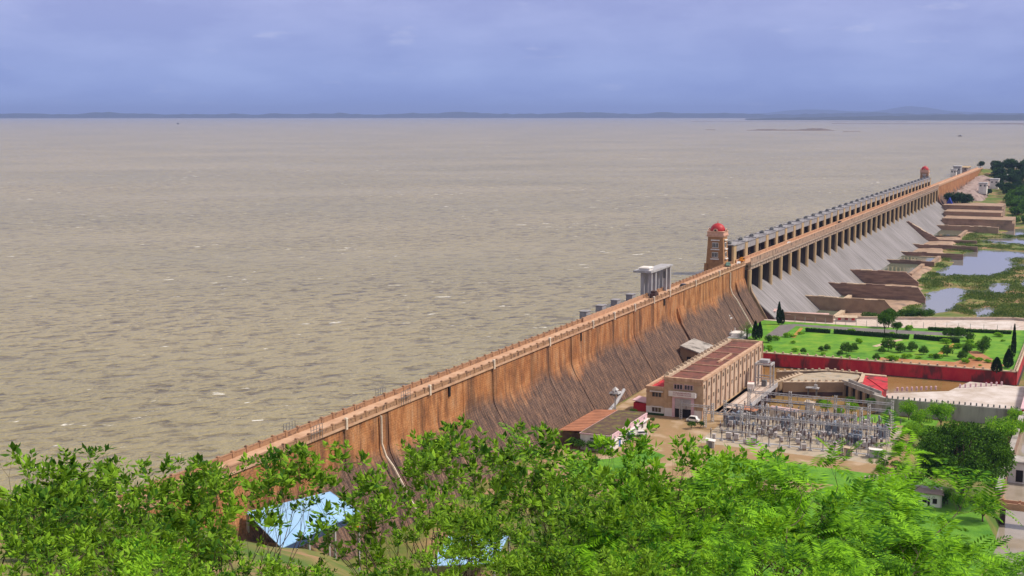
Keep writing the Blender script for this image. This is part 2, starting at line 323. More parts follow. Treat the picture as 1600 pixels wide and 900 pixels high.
MT = dict(
    dam=dam_face_material(), glacis=glacis_material(), lake=lake_material(),
    deck=M('crest_road', (0.46, 0.27, 0.17), (0.58, 0.38, 0.26), 0.25, bump=0.01, bscale=3),
    coping=M('coping_stone', (0.50, 0.30, 0.19), (0.36, 0.22, 0.15), 0.8, bump=0.02),
    parapet=M('parapet_masonry', (0.30, 0.165, 0.095), (0.17, 0.10, 0.07), 0.7, bump=0.04, c3=(0.38, 0.22, 0.13)),
    pale_post=M('pale_plaster', (0.70, 0.60, 0.50), (0.55, 0.45, 0.36), 1.5),
    pier=M('pier_stone', (0.36, 0.27, 0.17), (0.50, 0.35, 0.19), 0.35, stretch=(1, 1, 0.3), bump=0.03),
    girder=M('bridge_concrete', (0.36, 0.30, 0.25), (0.22, 0.175, 0.145), 0.5, bump=0.03, stretch=(1, 1, 0.6), c3=(0.42, 0.31, 0.24)),
    rail=M('bridge_rail', (0.56, 0.34, 0.22), (0.42, 0.25, 0.17), 0.4),
    gate=M('gate_steel', (0.045, 0.036, 0.036), (0.085, 0.045, 0.04), 0.3, rough=0.6),
    hoist=M('hoist_concrete', (0.33, 0.32, 0.34), (0.24, 0.23, 0.25), 0.4),
    machine=M('machine_grey', (0.20, 0.21, 0.22), (0.13, 0.13, 0.14), 0.8, rough=0.6),
    piershade=M('shaded_pier_side', (0.050, 0.042, 0.040), (0.085, 0.070, 0.062), 0.3, stretch=(1, 1, 0.2)),  # pier sides darkened so the colour itself carries their shade
    grey=M('grey_concrete', (0.42, 0.42, 0.45), (0.33, 0.32, 0.34), 0.4, stretch=(1, 1, 0.3)),
    tower=M('tower_stone', (0.40, 0.215, 0.10), (0.30, 0.155, 0.075), 0.7, bump=0.03),
    towertrim=M('tower_trim', (0.66, 0.40, 0.30), (0.55, 0.31, 0.23), 0.8),
    white=M('whitewash', (0.78, 0.75, 0.74), (0.64, 0.60, 0.58), 0.35, stretch=(1, 1, 0.5)),
    red=M('dome_red', (0.50, 0.035, 0.04), (0.40, 0.025, 0.03), 0.6, rough=0.5),
    glass=M('window_glass', (0.03, 0.032, 0.035), rough=0.15, spec=0.5),
    void=M('dark_interior', (0.02, 0.018, 0.018)),
    redwall=M('red_painted_wall', (0.44, 0.024, 0.042), (0.14, 0.035, 0.035), 0.2, stretch=(1, 1, 0.4), c3=(0.52, 0.04, 0.05), bump=0.02, bscale=1.5),
    wetwall=M('wet_base_course', (0.045, 0.032, 0.034), (0.09, 0.05, 0.05), 0.3),
    copelight=M('pale_coping', (0.60, 0.47, 0.35), (0.42, 0.32, 0.23), 0.7),
    tanwall=M('tan_masonry', (0.36, 0.25, 0.165), (0.27, 0.185, 0.125), 0.25, bump=0.05, bscale=1.6),
    conc=M('stained_concrete', (0.46, 0.43, 0.41), (0.11, 0.10, 0.09), 0.30, stretch=(1, 1, 0.22), c3=(0.36, 0.33, 0.31), lo=0.32, hi=0.70),
    phbrick=M('powerhouse_brick', (0.52, 0.36, 0.235), (0.41, 0.27, 0.165), 0.5, bump=0.02, bscale=4),
    phpale=M('powerhouse_pale_panel', (0.60, 0.45, 0.33), (0.38, 0.27, 0.20), 0.6, stretch=(1, 1, 0.4), c3=(0.54, 0.40, 0.31)),
    phpil=M('powerhouse_pilaster', (0.60, 0.41, 0.28), (0.40, 0.23, 0.15), 0.6, stretch=(1, 1, 0.25)),
    phroof=M('powerhouse_roof', (0.155, 0.055, 0.045), (0.10, 0.045, 0.036), 0.18, c3=(0.20, 0.075, 0.055)),
    pink=M('pink_paint', (0.70, 0.47, 0.52), (0.60, 0.40, 0.45), 0.6),
    shutter=M('rolling_shutter', (0.52, 0.48, 0.48), (0.44, 0.40, 0.41), 0.8, rough=0.5),
    letters=M('sign_letters', (0.36, 0.12, 0.16)),
    steel=M('galvanised_steel', (0.50, 0.49, 0.50), (0.38, 0.37, 0.38), 1.0, rough=0.5, metal=0.2),
    rust=M('rusty_steel', (0.30, 0.20, 0.15), (0.40, 0.32, 0.28), 1.0),
    insul=M('brown_porcelain', (0.085, 0.045, 0.04), (0.13, 0.085, 0.08), 2.0, rough=0.3, spec=0.5),
    blue=M('transformer_blue', (0.15, 0.19, 0.27), (0.24, 0.27, 0.33), 0.8, rough=0.5),
    terracotta=M('orange_sheet_roof', (0.48, 0.21, 0.12), (0.34, 0.15, 0.09), 0.3, bump=0.02),
    mossroof=M('mossy_flat_roof', (0.085, 0.06, 0.045), (0.16, 0.15, 0.04), 0.4, c3=(0.12, 0.075, 0.055)),
    bluepaint=M('blue_paint', (0.08, 0.16, 0.40)),
    bluesheet=M('blue_sheet_roof', (0.26, 0.47, 0.74), (0.33, 0.54, 0.80), 0.25, rough=0.45, spec=0.4),
    bluedark=M('blue_fascia', (0.035, 0.06, 0.14)),
    carwhite=M('car_white', (0.80, 0.80, 0.80), rough=0.3, spec=0.5),
    tyre=M('tyre_rubber', (0.02, 0.02, 0.02)),
    lawn=M('lawn_turf', (0.060, 0.19, 0.012), (0.25, 0.36, 0.030), 0.16, bump=0.2, bscale=1.5, c3=(0.125, 0.30, 0.015), lo=0.3, hi=0.72),
    lawn2=M('long_grass', (0.06, 0.20, 0.012), (0.14, 0.33, 0.02), 0.16, bump=0.25, bscale=1.6),
    asphalt=M('grey_asphalt', (0.15, 0.135, 0.14), (0.20, 0.18, 0.18), 0.3),
    paving=M('pink_paving', (0.52, 0.42, 0.36), (0.42, 0.33, 0.28), 0.25, c3=(0.58, 0.49, 0.44)),
    bed=M('orange_flower_bed', (0.48, 0.23, 0.06), (0.34, 0.22, 0.05), 0.5, bump=0.05),
    soil=M('red_soil', (0.34, 0.135, 0.06), (0.46, 0.24, 0.12), 0.12, bump=0.1),
    yard=M('yard_sand', (0.36, 0.22, 0.13), (0.46, 0.34, 0.24), 0.12, bump=0.06, c3=(0.30, 0.20, 0.10), lo=0.32, hi=0.68),
    gravel=M('yard_gravel', (0.36, 0.34, 0.31), (0.20, 0.195, 0.17), 0.25, bump=0.08, c3=(0.42, 0.34, 0.25), lo=0.3, hi=0.7),
    silt=M('pale_silt', (0.62, 0.56, 0.54), (0.44, 0.37, 0.32), 0.14, bump=0.05),
    apron=M('apron_rock', (0.40, 0.27, 0.19), (0.17, 0.125, 0.10), 0.11, bump=0.3, bscale=0.5, c3=(0.36, 0.245, 0.175), lo=0.3, hi=0.7),
    greenwater=M('green_pool', (0.13, 0.16, 0.11), (0.16, 0.18, 0.13), 0.08, rough=0.06, spec=0.5),
    brownwater=M('brown_tailwater', (0.25, 0.155, 0.055), (0.31, 0.20, 0.08), 0.06, rough=0.12, bump=0.03, bscale=0.8, spec=0.5),
    channelwater=M('channel_water', (0.30, 0.255, 0.20), (0.37, 0.32, 0.27), 0.1, rough=0.1, bump=0.04, bscale=0.6, spec=0.5),
    riverwater=M('river_water', (0.22, 0.22, 0.21), rough=0.03, bump=0.01, bscale=0.7, spec=0.5),
    farland=M('far_land', (0.030, 0.038, 0.035), (0.045, 0.052, 0.04), 0.002),
    islandrock=M('island_rock', (0.11, 0.085, 0.075), (0.19, 0.15, 0.13), 0.03, bump=1.0, bscale=0.08),
    bark=M('bark', (0.085, 0.060, 0.045), (0.15, 0.11, 0.085), 3.0, bump=0.01, bscale=14),
    leaf_a=foliage('leaf_mid_green', (0.030, 0.105, 0.008), (0.235, 0.43, 0.026), 0.7, 0.25),
    leaf_b=foliage('leaf_fresh_green', (0.050, 0.18, 0.008), (0.27, 0.52, 0.026), 0.6, 0.28),
    leaf_c=foliage('leaf_feather_green', (0.026, 0.120, 0.006), (0.25, 0.54, 0.018), 0.6, 0.28),
    leaf_d=foliage('leaf_dark_green', (0.020, 0.068, 0.008), (0.085, 0.205, 0.018), 0.4, 0.3),
    leaf_big=foliage('leaf_raintree_green', (0.016, 0.062, 0.007), (0.100, 0.235, 0.016), 0.35, 0.2),
    leaf_e=foliage('leaf_blue_green', (0.014, 0.045, 0.018), (0.038, 0.095, 0.028), 0.1, 0.15),
    hedge=foliage('hedge_green', (0.010, 0.032, 0.010), (0.030, 0.070, 0.018), 0.8, 0.1),
    scrub=foliage('river_scrub', (0.045, 0.105, 0.018), (0.155, 0.22, 0.045), 0.06, 0.2),
    orangecloth=M('orange_flag_cloth', (0.66, 0.24, 0.02)),
)

# ------------------------------------------------------------------ mesh helpers
COL = SC.collection
class MB:
    def __init__(s):
        s.v, s.f = [], []
    def add(s, vs, fs):
        o = len(s.v); s.v += [tuple(p) for p in vs]; s.f += [tuple(i + o for i in q) for q in fs]; return s
    def hexa(s, p):
        return s.add(p, [(0, 3, 2, 1), (4, 5, 6, 7), (0, 1, 5, 4), (1, 2, 6, 5), (2, 3, 7, 6), (3, 0, 4, 7)])
    def box(s, x0, x1, y0, y1, z0, z1):
        x0, x1 = min(x0, x1), max(x0, x1); y0, y1 = min(y0, y1), max(y0, y1); z0, z1 = min(z0, z1), max(z0, z1)
        return s.hexa([(x0, y0, z0), (x1, y0, z0), (x1, y1, z0), (x0, y1, z0), (x0, y0, z1), (x1, y0, z1), (x1, y1, z1), (x0, y1, z1)])
    def frustum(s, cx, cy, z0, z1, ax, ay, bx, by):
        return s.hexa([(cx - ax, cy - ay, z0), (cx + ax, cy - ay, z0), (cx + ax, cy + ay, z0), (cx - ax, cy + ay, z0),
                       (cx - bx, cy - by, z1), (cx + bx, cy - by, z1), (cx + bx, cy + by, z1), (cx - bx, cy + by, z1)])
    def prism_x(s, prof, x0, x1):
        """closed profile [(y, z)...] extruded along x"""
        n = len(prof)
        vs = [(x0, y, z) for y, z in prof] + [(x1, y, z) for y, z in prof]
        return s.add(vs, [(i, (i + 1) % n, n + (i + 1) % n, n + i) for i in range(n)] + [tuple(range(n - 1, -1, -1)), tuple(range(n, 2 * n))])
    def prism_z(s, poly, z0, z1):
        n = len(poly)
        vs = [(x, y, z0) for x, y in poly] + [(x, y, z1) for x, y in poly]
        return s.add(vs, [(i, (i + 1) % n, n + (i + 1) % n, n + i) for i in range(n)] + [tuple(range(n - 1, -1, -1)), tuple(range(n, 2 * n))])
    def tube(s, p0, p1, r0, r1=None, n=6):
        r1 = r0 if r1 is None else r1
        p0, p1 = Vector(p0), Vector(p1); d = (p1 - p0)
        if d.length < 1e-6: return s
        d.normalize()
        a = d.orthogonal().normalized(); b = d.cross(a)
        vs = []
        for p, r in ((p0, r0), (p1, r1)):
            for i in range(n):
                an = 2 * math.pi * i / n
                vs.append(p + a * (r * math.cos(an)) + b * (r * math.sin(an)))
        return s.add(vs, [(i, (i + 1) % n, n + (i + 1) % n, n + i) for i in range(n)] + [tuple(range(n - 1, -1, -1)), tuple(range(n, 2 * n))])
    def lathe(s, prof, cx, cy, n=16):
        """profile [(r, z)...] bottom to top"""
        vs, fs = [], []
        for r, z in prof:
            for i in range(n):
                a = 2 * math.pi * i / n
                vs.append((cx + r * math.cos(a), cy + r * math.sin(a), z))
        for k in range(len(prof) - 1):
            for i in range(n):
                j = (i + 1) % n
                fs.append((k * n + i, k * n + j, (k + 1) * n + j, (k + 1) * n + i))
        fs.append(tuple(range(n - 1, -1, -1))); m = (len(prof) - 1) * n
        fs.append(tuple(range(m, m + n)))
        return s.add(vs, fs)
    def data(s, name):
        me = bpy.data.meshes.new(name); me.from_pydata(s.v, [], s.f); me.update(); return me
    def build(s, name, mat, parent=None, loc=(0, 0, 0), smooth=False, fix=True):
        me = s.data(name)
        if fix and len(s.f) < 60000:
            bm = bmesh.new(); bm.from_mesh(me); bmesh.ops.recalc_face_normals(bm, faces=bm.faces); bm.to_mesh(me); bm.free()
        me.materials.append(MT[mat] if isinstance(mat, str) else mat)
        if smooth:
            for p in me.polygons: p.use_smooth = True
        return link(name, me, parent, loc)
def link(name, me, parent=None, loc=(0, 0, 0)):
    o = bpy.data.objects.new(name, me); COL.objects.link(o); o.location = loc
    if parent is not None: o.parent = parent
    return o
def share(o, parent, loc=(0, 0, 0), rot=0.0, scale=None, name=None):
    c = o.copy(); COL.objects.link(c); c.parent = parent; c.location = loc; c.rotation_euler = (0, 0, rot)
    if scale: c.scale = scale
    return c
def tag(o, label, cat, group=None):
    o['label'] = label; o['category'] = cat
    if group: o['group'] = group
    return o
def thing(name, label, cat, loc=(0, 0, 0), rz=0.0, group=None):
    o = bpy.data.objects.new(name, None); o.empty_display_size = 0.5; COL.objects.link(o)
    o.location = loc; o.rotation_euler = (0, 0, rz)
    return tag(o, label, cat, group)
def struct(o): o['kind'] = 'structure'; return o
def dup(root, loc, rz=0.0, scale=1.0, label=None, group=None):
    r = root.copy(); COL.objects.link(r); r.location = loc; r.rotation_euler = (0, 0, rz)
    r.scale = (scale,) * 3 if not isinstance(scale, tuple) else scale
    if label: r['label'] = label
    if group: r['group'] = group
    for ch in root.children:
        c = ch.copy(); COL.objects.link(c); c.parent = r
        for g in ch.children:
            d = g.copy(); COL.objects.link(d); d.parent = c
    return r
def Pz(px, py, z=0.0):
    p = PX(px, py, z); return (p[0], p[1])
def sheet(name, poly, z, mat, thick=0.0):
    mb = MB()
    mb.add([(x, y, z) for x, y in poly], [tuple(range(len(poly)))])
    o = mb.build(name, mat)
    me = o.data
    if me.polygons[0].normal.z < 0: me.flip_normals()
    return struct(o)
def sstep(a, b, x):
    t = max(0.0, min(1.0, (x - a) / (b - a))); return t * t * (3 - 2 * t)
# ================================================================== SETTING
def fbm(x, y, s, oct_=4):
    return mnoise.fractal(Vector((x * s, y * s, 3.7)), 1.0, 2.0, oct_)

_ch, _sh = math.cos(HEAD), math.sin(HEAD)
KA = [(-60, 0.25, 30), (-25, 0.275, 27), (-19, 0.29, 27), (-8.6, 0.335, 9), (-3, 0.40, 0), (60, 0.42, 0)]
def hill_z(x, y):
    dx, t = x - CAMX, -y - (-CAMY)
    fwd = dx * math.cos(HEAD) - t * math.sin(HEAD)
    lat = dx * math.sin(HEAD) + t * math.cos(HEAD)
    d = math.hypot(fwd, lat)
    az = math.degrees(math.atan2(lat, fwd))
    k = KA[-1][1]
    if az <= KA[0][0]: k = KA[0][1]
    else:
        for (a0, k0, _), (a1, k1, _) in zip(KA, KA[1:]):
            if a0 <= az <= a1:
                u = (az - a0) / (a1 - a0); k = k0 + (k1 - k0) * u; break
    d1 = 70.0
    z1 = 91.2 - 0.42 * d1
    if d <= d1: z = 91.2 - 0.42 * d
    else:
        z230 = 91.2 - k * 230
        z = z1 + (z230 - z1) * (d - d1) / (230 - d1)
    return z + fbm(x, y, 0.03) * min(2.5, d * 0.03)

POOLS = [(140, 70, 55, 9), (170, 70, 26, 10), (330, 74, 66, 20), (405, 78, 30, 24), (300, 62, 45, 8), (515, 86, 32, 26), (210, 95, 28, 6), (250, 112, 40, 7), (110, 96, 20, 5), (350, 108, 30, 8), (600, 80, 40, 8)]
def ground_z(x, y):
    t = -y
    # level platforms and the river bed
    base = -0.06
    if x > -150: base = -6.9
    if x > 8:
        base = -6.3 + fbm(x, y, 0.035, 5) * 0.9
        for px_, pt_, rx, rt in POOLS:
            q = ((x - px_) / rx) ** 2 + ((t - pt_) / rt) ** 2 + fbm(x, y, 0.06) * 0.55
            if q < 1.15: base = min(base, -6.3 - 1.9 * sstep(1.15, 0.7, q))
    if -262 < x <= -150:
        base = -0.06 - 5.2 * sstep(98, 107, t) * sstep(-250, -225, x)
        if 41 < t: base = min(base, -0.06 - 5.3 * sstep(-189, -178, x))
        if 41 < t < 72 and x > -172: base = -7.0
    if t > 128.5 and -340 < x < -150: base = -7.0
    if -150 < x <= 8 and t > 133: base = -5.2
    if x > 690: base = base + (2.0 - base) * sstep(690, 800, x)
    if x > 800: base = 2.0 + 14 * sstep(800, 1150, x) + fbm(x, y, 0.01) * 3
    if x > 1000 and t > -5:
        xl = 1170 + 1.1 * max(0, t)
        base = base + (24.0 - base) * sstep(xl - 90, xl - 5, x)
        base = base + (5.0 - base) * sstep(xl + 14, xl + 60, x)
    if t > 170: base = max(base, -6 + 10 * sstep(170, 420, t))
    if t < -2: base = -10.0
    h = hill_z(x, y) if x < -150 else -99
    if x < -150 and h > base - 2:
        base = max(base, h) if t > 128.5 else max(base, h, base)
    return base

def lines(spec):
    out = []
    for a, b, s in spec:
        n = max(1, int(round((b - a) / s)))
        out += [a + (b - a) * i / n for i in range(n)]
    return out + [spec[-1][1]]
GX = lines([(-4000, -900, 400), (-900, -650, 25), (-650, -152, 4), (-152, -149, 1.5), (-149, 8, 5), (8, 520, 4.5), (520, 800, 9), (800, 1500, 20), (1500, 4000, 250), (4000, 60000, 8000)])
GT = lines([(-900, -300, 60), (-300, -20, 12), (-20, -1, 6), (-1, 160, 4), (160, 420, 13), (420, 2000, 150), (2000, 40000, 6000)])
mb = MB()
for x in GX:
    for t in GT:
        mb.v.append((x, -t, ground_z(x, -t)))
ng = len(GT)
for i in range(len(GX) - 1):
    for j in range(ng - 1):
        mb.f.append((i * ng + j, i * ng + j + 1, (i + 1) * ng + j + 1, (i + 1) * ng + j))
MT['ground'] = M('earth_and_grass', (0.075, 0.14, 0.018), (0.34, 0.20, 0.11), 0.07, bump=0.4, bscale=0.5, c3=(0.16, 0.165, 0.04), lo=0.38, hi=0.64)
gr = mb.build('ground', 'ground', fix=False, smooth=True)
if gr.data.polygons[0].normal.z < 0: gr.data.flip_normals()
struct(gr)

# the reservoir: everything upstream of the dam and beyond the far embankment
mb = MB()
mb.add([(-900, 5.2, LAKE), (1186, 5.2, LAKE), (70000, 5.2, LAKE), (70000, 70000, LAKE), (-900, 70000, LAKE),
        (1320, -128, LAKE), (2100, -830, LAKE), (9000, -7100, LAKE), (70000, -60000, LAKE)],
       [(0, 1, 2, 3, 4), (1, 5, 6, 7, 8, 2)])
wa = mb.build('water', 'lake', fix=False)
for p in wa.data.polygons:
    if p.normal.z < 0: p.flip()
struct(wa)

# far shore and hills, islands, spits
def ridge(name, px0, px1, dist, depth, hfun, mat='farland', n=90, z0=LAKE - 2):
    mb = MB()
    for i in range(n + 1):
        px = px0 + (px1 - px0) * i / n
        a = along(px, YH, dist); b = along(px, YH, dist + depth)
        h = hfun(px)
        for k, f in ((0, 0.0), (0.25, 0.75), (0.5, 1.0), (0.8, 0.7), (1.0, 0.0)):
            mb.v.append((a[0] + (b[0] - a[0]) * k, a[1] + (b[1] - a[1]) * k, z0 + 2 * (f > 0) + h * f))
    for i in range(n):
        for j in range(4):
            mb.f.append((i * 5 + j, i * 5 + j + 1, i * 5 + 6 + j, i * 5 + 5 + j))
    o = mb.build(name, mat)
    return struct(o)
ridge('far_shore', -900, 2600, 23500, 5000, lambda p: max(30, 84 + 34 * fbm(p, 0, 0.009) + 16 * fbm(p, 5, 0.07) + 12 * fbm(p, 7, 0.3)), n=360)
def hills(p):
    g = lambda c, w, h: h * math.exp(-((p - c) / w) ** 2)
    return 40 + g(1275, 55, 150) + g(1425, 48, 210) + g(1370, 90, 70) + g(1520, 70, 80) + g(1210, 40, 60) + 22 * fbm(p, 9, 0.03)
ridge('far_hills', 1080, 2200, 40000, 6000, hills, n=140)
ridge('wooded_shore', 1165, 2300, 15500, 4500, lambda p: (20 + 42 * sstep(1165, 1500, p)) * (0.55 + 0.45 * sstep(1165, 1230, p)) + 9 * fbm(p, 2, 0.06), n=130)
ridge('mud_spit', 1080, 1420, 12300, 420, lambda p: 2.2 + 1.5 * fbm(p, 1, 0.05), 'islandrock', n=60)
ridge('mud_spit', 1300, 2000, 9800, 520, lambda p: 2.0 + 5 * sstep(1480, 1600, p) + 1.4 * fbm(p, 4, 0.05), 'islandrock', n=60)
def isl(p): return max(0.6, 3.0 + 7 * math.exp(-((p - 1272) / 26) ** 2) + 3.5 * fbm(p, 3, 0.09) + 2 * math.exp(-((p - 1200) / 20) ** 2)) * (sstep(1166, 1185, p) * sstep(1305, 1292, p))
ridge('rocky_island', 1166, 1305, 5850, 230, isl, 'islandrock', n=70)
ridge('rocky_islet', 1103, 1118, 6000, 60, lambda p: 2.5, 'islandrock', n=8)
ridge('rocky_islet', 1318, 1345, 5600, 60, lambda p: 1.8, 'islandrock', n=10)

# haze over the whole lake, camera inside
mb = MB(); mb.box(-6000, 66000, -58000, 66000, -14, 430)
hz = mb.build('haze', 'grey'); hz.data.materials.clear()
hm = bpy.data.materials.new('haze_air'); hm.use_nodes = True
hm.node_tree.nodes.clear()
_o = hm.node_tree.nodes.new('ShaderNodeOutputMaterial'); _v = hm.node_tree.nodes.new('ShaderNodeVolumePrincipled')
_v.inputs['Color'].default_value = (0.40, 0.54, 1.0, 1); _v.inputs['Density'].default_value = 4.2e-5; _v.inputs['Anisotropy'].default_value = 0.0
hm.node_tree.links.new(_v.outputs['Volume'], _o.inputs['Volume'])
hz.data.materials.append(hm); hz['kind'] = 'stuff'

# ------------------------------------------------------------------ garden, yard, canal floors (t = -y)
def tz(pts): return [(s, -t) for s, t in pts]
NPROM = [(4, 10), (10, 22), (22, 62), (44, 113), (42, 122)]                    # river side of the promenade
gp = tz([(-87, 6), (4, 6)] + NPROM + [(-87, 122)])
mbg = MB(); mbg.prism_z(gp, -8, -0.02); struct(mbg.build('garden_terrace', 'lawn2'))
sheet('lawn', tz([(-84, 8), (-52, 8), (-50, 23), (-84, 29)]), 0.004, 'lawn')
sheet('lawn', tz([(-48, 23.5), (-9, 12), (-10, 18), (-46, 29)]), 0.004, 'lawn')
sheet('lawn', tz([(-84, 31), (-46, 33), (-25, 36), (-27, 76), (-66, 90), (-70, 62), (-78, 46)]), 0.004, 'lawn')
sheet('lawn', tz([(-20, 40), (-5, 41), (-4, 62), (-18, 64)]), 0.004, 'lawn')
sheet('lawn', tz([(-66, 91), (-30, 80), (-8, 84), (18, 108), (16, 119), (-80, 119), (-70, 108)]), 0.006, 'lawn')
sheet('path', tz([(-46, 21), (-14, 20), (-9, 25), (-13, 27), (-44, 27.5)]), 0.010, 'asphalt')
sheet('path', tz([(-14, 26), (-17, 64), (-12, 100), (-4, 100), (-7, 64), (-9, 25)]), 0.008, 'asphalt')
sheet('flower_bed', tz([(-45, 31.6), (-18, 29.6), (-18, 31), (-45, 33.4)]), 0.012, 'bed')
sheet('flower_bed', tz([(-60, 92), (-32, 95), (-32, 97), (-60, 94)]), 0.012, 'bed')
sheet('path', tz([(-52, 66), (-44, 68.5), (-36, 70), (-30, 74), (-32, 75.5), (-40, 72), (-45, 72), (-50, 76), (-52, 75), (-47, 70.5), (-53, 68)]), 0.014, 'copelight')
sheet('soil_patch', tz([(-82, 74), (-76, 72), (-74, 100), (-60, 106), (-48, 102), (-46, 106), (-60, 112), (-74, 118), (-84, 114)]), 0.016, 'soil')
sheet('promenade', tz([(-3.5, 9), (3.5, 9)] + [(a - 0.6, b) for a, b in NPROM] + [(16, 121), (8, 100), (-2, 60), (-3, 30)]), 0.02, 'paving')
sheet('promenade', tz([(18, 84), (32, 90), (41, 114), (18, 118), (12, 104)]), 0.028, 'silt')
sheet('yard', tz([(-305, 13), (-150.5, 9), (-150.5, 42), (-186, 42), (-188, 101), (-256, 104), (-290, 60)]), 0.0, 'yard')
sheet('switchyard_gravel', tz([(-233, 47), (-190, 47), (-190, 98), (-236, 100)]), 0.006, 'gravel')
sheet('access_road', tz([(-238, 46), (-234, 46), (-240, 101), (-246, 103)]), 0.009, 'yard')
sheet('grass_verge', tz([(-178, 74), (-153, 72), (-153, 104), (-178, 104)]), -5.3, 'lawn')
sheet('grass_verge', tz([(-222, 108), (-163, 104), (-160, 118), (-222, 127)]), -5.2, 'lawn2')
# river-side apron below the spillway
mb = MB()
AX = lines([(14, 705, 5)]); AK = [0, 0.12, 0.25, 0.38, 0.5, 0.62, 0.75, 0.88, 1.0, 1.06]
def apron_edge(x):
    return 60 - 12 * sstep(120, 260, x) - 6 * sstep(300, 430, x) + 22 * sstep(540, 640, x) + 4 * fbm(x, 0, 0.05)
for x in AX:
    for i, k in enumerate(AK):
        t = 20 + (apron_edge(x) - 20) * k
        z = -5.6 + 0.45 * fbm(x, t, 0.08) + 0.4 * sstep(0.3, 0.5, k)
        if k > 0.9: z -= 1.6 * (k - 0.88) / 0.12
        mb.v.append((x, -t, z))
for i in range(len(AX) - 1):
    for j in range(len(AK) - 1):
        mb.f.append((i * len(AK) + j, i * len(AK) + j + 1, (i + 1) * len(AK) + j + 1, (i + 1) * len(AK) + j))
ap = mb.build('river_apron', 'apron', fix=False)
if ap.data.polygons[0].normal.z < 0: ap.data.flip_normals()
struct(ap)
sheet('river', tz([(30, 30), (700, 30), (700, 400), (30, 400)]), -6.75, 'riverwater')
for a0, a1, b0, b1 in ((24, 71.2, 18, 31), (74, 128, 18, 24), (133, 158, 18, 25), (240, 300, 18, 40), (306, 352, 18, 44), (516, 575, 20, 40)):
    sheet('stilling_pool', tz([(a0, b0), (a1, b0), (a1 - 2, b1), (a0 + 6, b1 - 1)]), -4.6, 'greenwater')
    mbp = MB(); mbp.box(a0, a1, -b1 - 2.2, -b1, -6.5, -3.9); struct(mbp.build('basin_sill', 'copelight' if a0 < 150 else 'apron'))
sheet('tailrace_water', tz([(-190, 41), (-118, 41), (-118, 80), (-150, 84), (-180, 70)]), -5.0, 'brownwater')
mbk = MB(); mbk.add([(-187.5, -47, 0.02), (-187.5, -76, 0.02), (-170, -76, -5.2), (-170, -47, -5.2)], [(0, 1, 2, 3)])
bk_ = struct(mbk.build('concrete_bank', 'paving'))
if bk_.data.polygons[0].normal.z < 0: bk_.data.flip_normals()
sheet('canal_water', tz([(-150, 68), (-87, 60), (-87, 140), (-108, 140), (-118, 104), (-131, 84)]), -4.6, 'brownwater')
sheet('silt_bank', tz([(-149.3, 84), (-130, 84), (-117, 103), (-97, 108), (-99, 128), (-149.3, 129)]), -2.6, 'silt')
sheet('side_channel_water', tz([(-360, 129), (-150, 129), (-150, 220), (-360, 220)]), -5.0, 'channelwater')
sheet('tailrace_water', tz([(-150, 24), (-87, 24), (-87, 62), (-150, 62)]), -4.7, 'brownwater')

# ================================================================== THE DAM
dam = thing('dam', 'long ochre masonry dam with road on its crest and gated grey spillway', 'dam', (0, 0, 0))
SL = 0.62
X0, X1, XE = -430.0, 0.0, 1180.0
BAY, NB = 20.6, 34
def face_t(z): return max(0.0, (16.0 - z) * SL)
def dam_profile(zb):
    """(y, z) outline: downstream is -y"""
    pts = [(5.7, zb), (5.7, 24.4), (0.15, 24.4), (0.0, 18.4)]
    for z in (16.4, 14.6, 12.5):
        pts.append((-(0.0 if z > 16 else (0.35 if z > 14 else 1.35)) , z))
    pts.append((-(12.5 - zb) * SL - 1.35, zb))
    return pts
# monoliths with recessed contraction joints
joints = [-430, -402, -374, -346, -327, -307, -288, -270, -250, -231, -213, -195, -175, -154, -133, -114, -95, -76, -57, -38, -19, -0.6]
for i, (a, b) in enumerate(zip(joints, joints[1:])):
    m = MB(); m.prism_x([(y - (0.12 if (i % 3 == 1 and y < 1) else 0.0), z) for y, z in dam_profile(-7)], a + 0.11, b - 0.11); m.build('dam_block', 'dam', dam)
m = MB(); m.prism_x([(5.6, -7), (5.6, 24.3), (0.9, 24.3), (0.9, 16), (-0.4, 12.5), (-12.4, -7)], X0, -0.6); m.build('core_wall', 'wetwall', dam)
for i, (a, b) in enumerate([(701.4, 760), (760, 820), (820, 880), (880, 950), (950, 1020), (1020, 1100), (1100, 1180)]):
    m = MB(); m.prism_x(dam_profile(-7), a + 0.1, b - 0.1); m.build('dam_block', 'dam', dam)
# crest slab and coping
m = MB(); m.box(X0, -0.2, -0.35, 6.0, 24.4, 25.0); dk = m.build('crest_road', 'deck', dam)
m = MB(); m.box(701, XE, -0.35, 6.0, 24.4, 25.0); m.build('crest_road', 'deck', dam)
SP = 4.64
pan = MB().box(0.28, SP - 0.28, -0.17, 0.17, 0.0, 0.95).box(0.2, SP - 0.2, -0.26, 0.26, 0.95, 1.12)
pst = MB().box(-0.3, 0.3, -0.3, 0.3, 0.0, 1.3).frustum(0, 0, 1.3, 1.48, 0.36, 0.36, 0.2, 0.2)
pan_o = pst_o = None
up = MB().box(X0, -0.2, 5.55, 5.95, 25.0, 25.06).build('upstream_parapet', 'parapet', dam)
dn = MB().box(X0, -0.2, -0.28, 0.12, 25.0, 25.06).build('downstream_parapet', 'parapet', dam)
def place(proto, mb_, name, mat, par, loc):
    if proto is None: return mb_.build(name, mat, par, loc)
    return share(proto, par, loc)
x = X0
k = 0
while x < -SP:
    for par, y in ((up, 5.75), (dn, -0.08)):
        pan_o = place(pan_o, pan, 'parapet_panel', 'parapet', par, (x, y, 25.03))
        pst_o = place(pst_o, pst, 'parapet_post', 'parapet', par, (x, y, 25.03))
    x += SP; k += 1
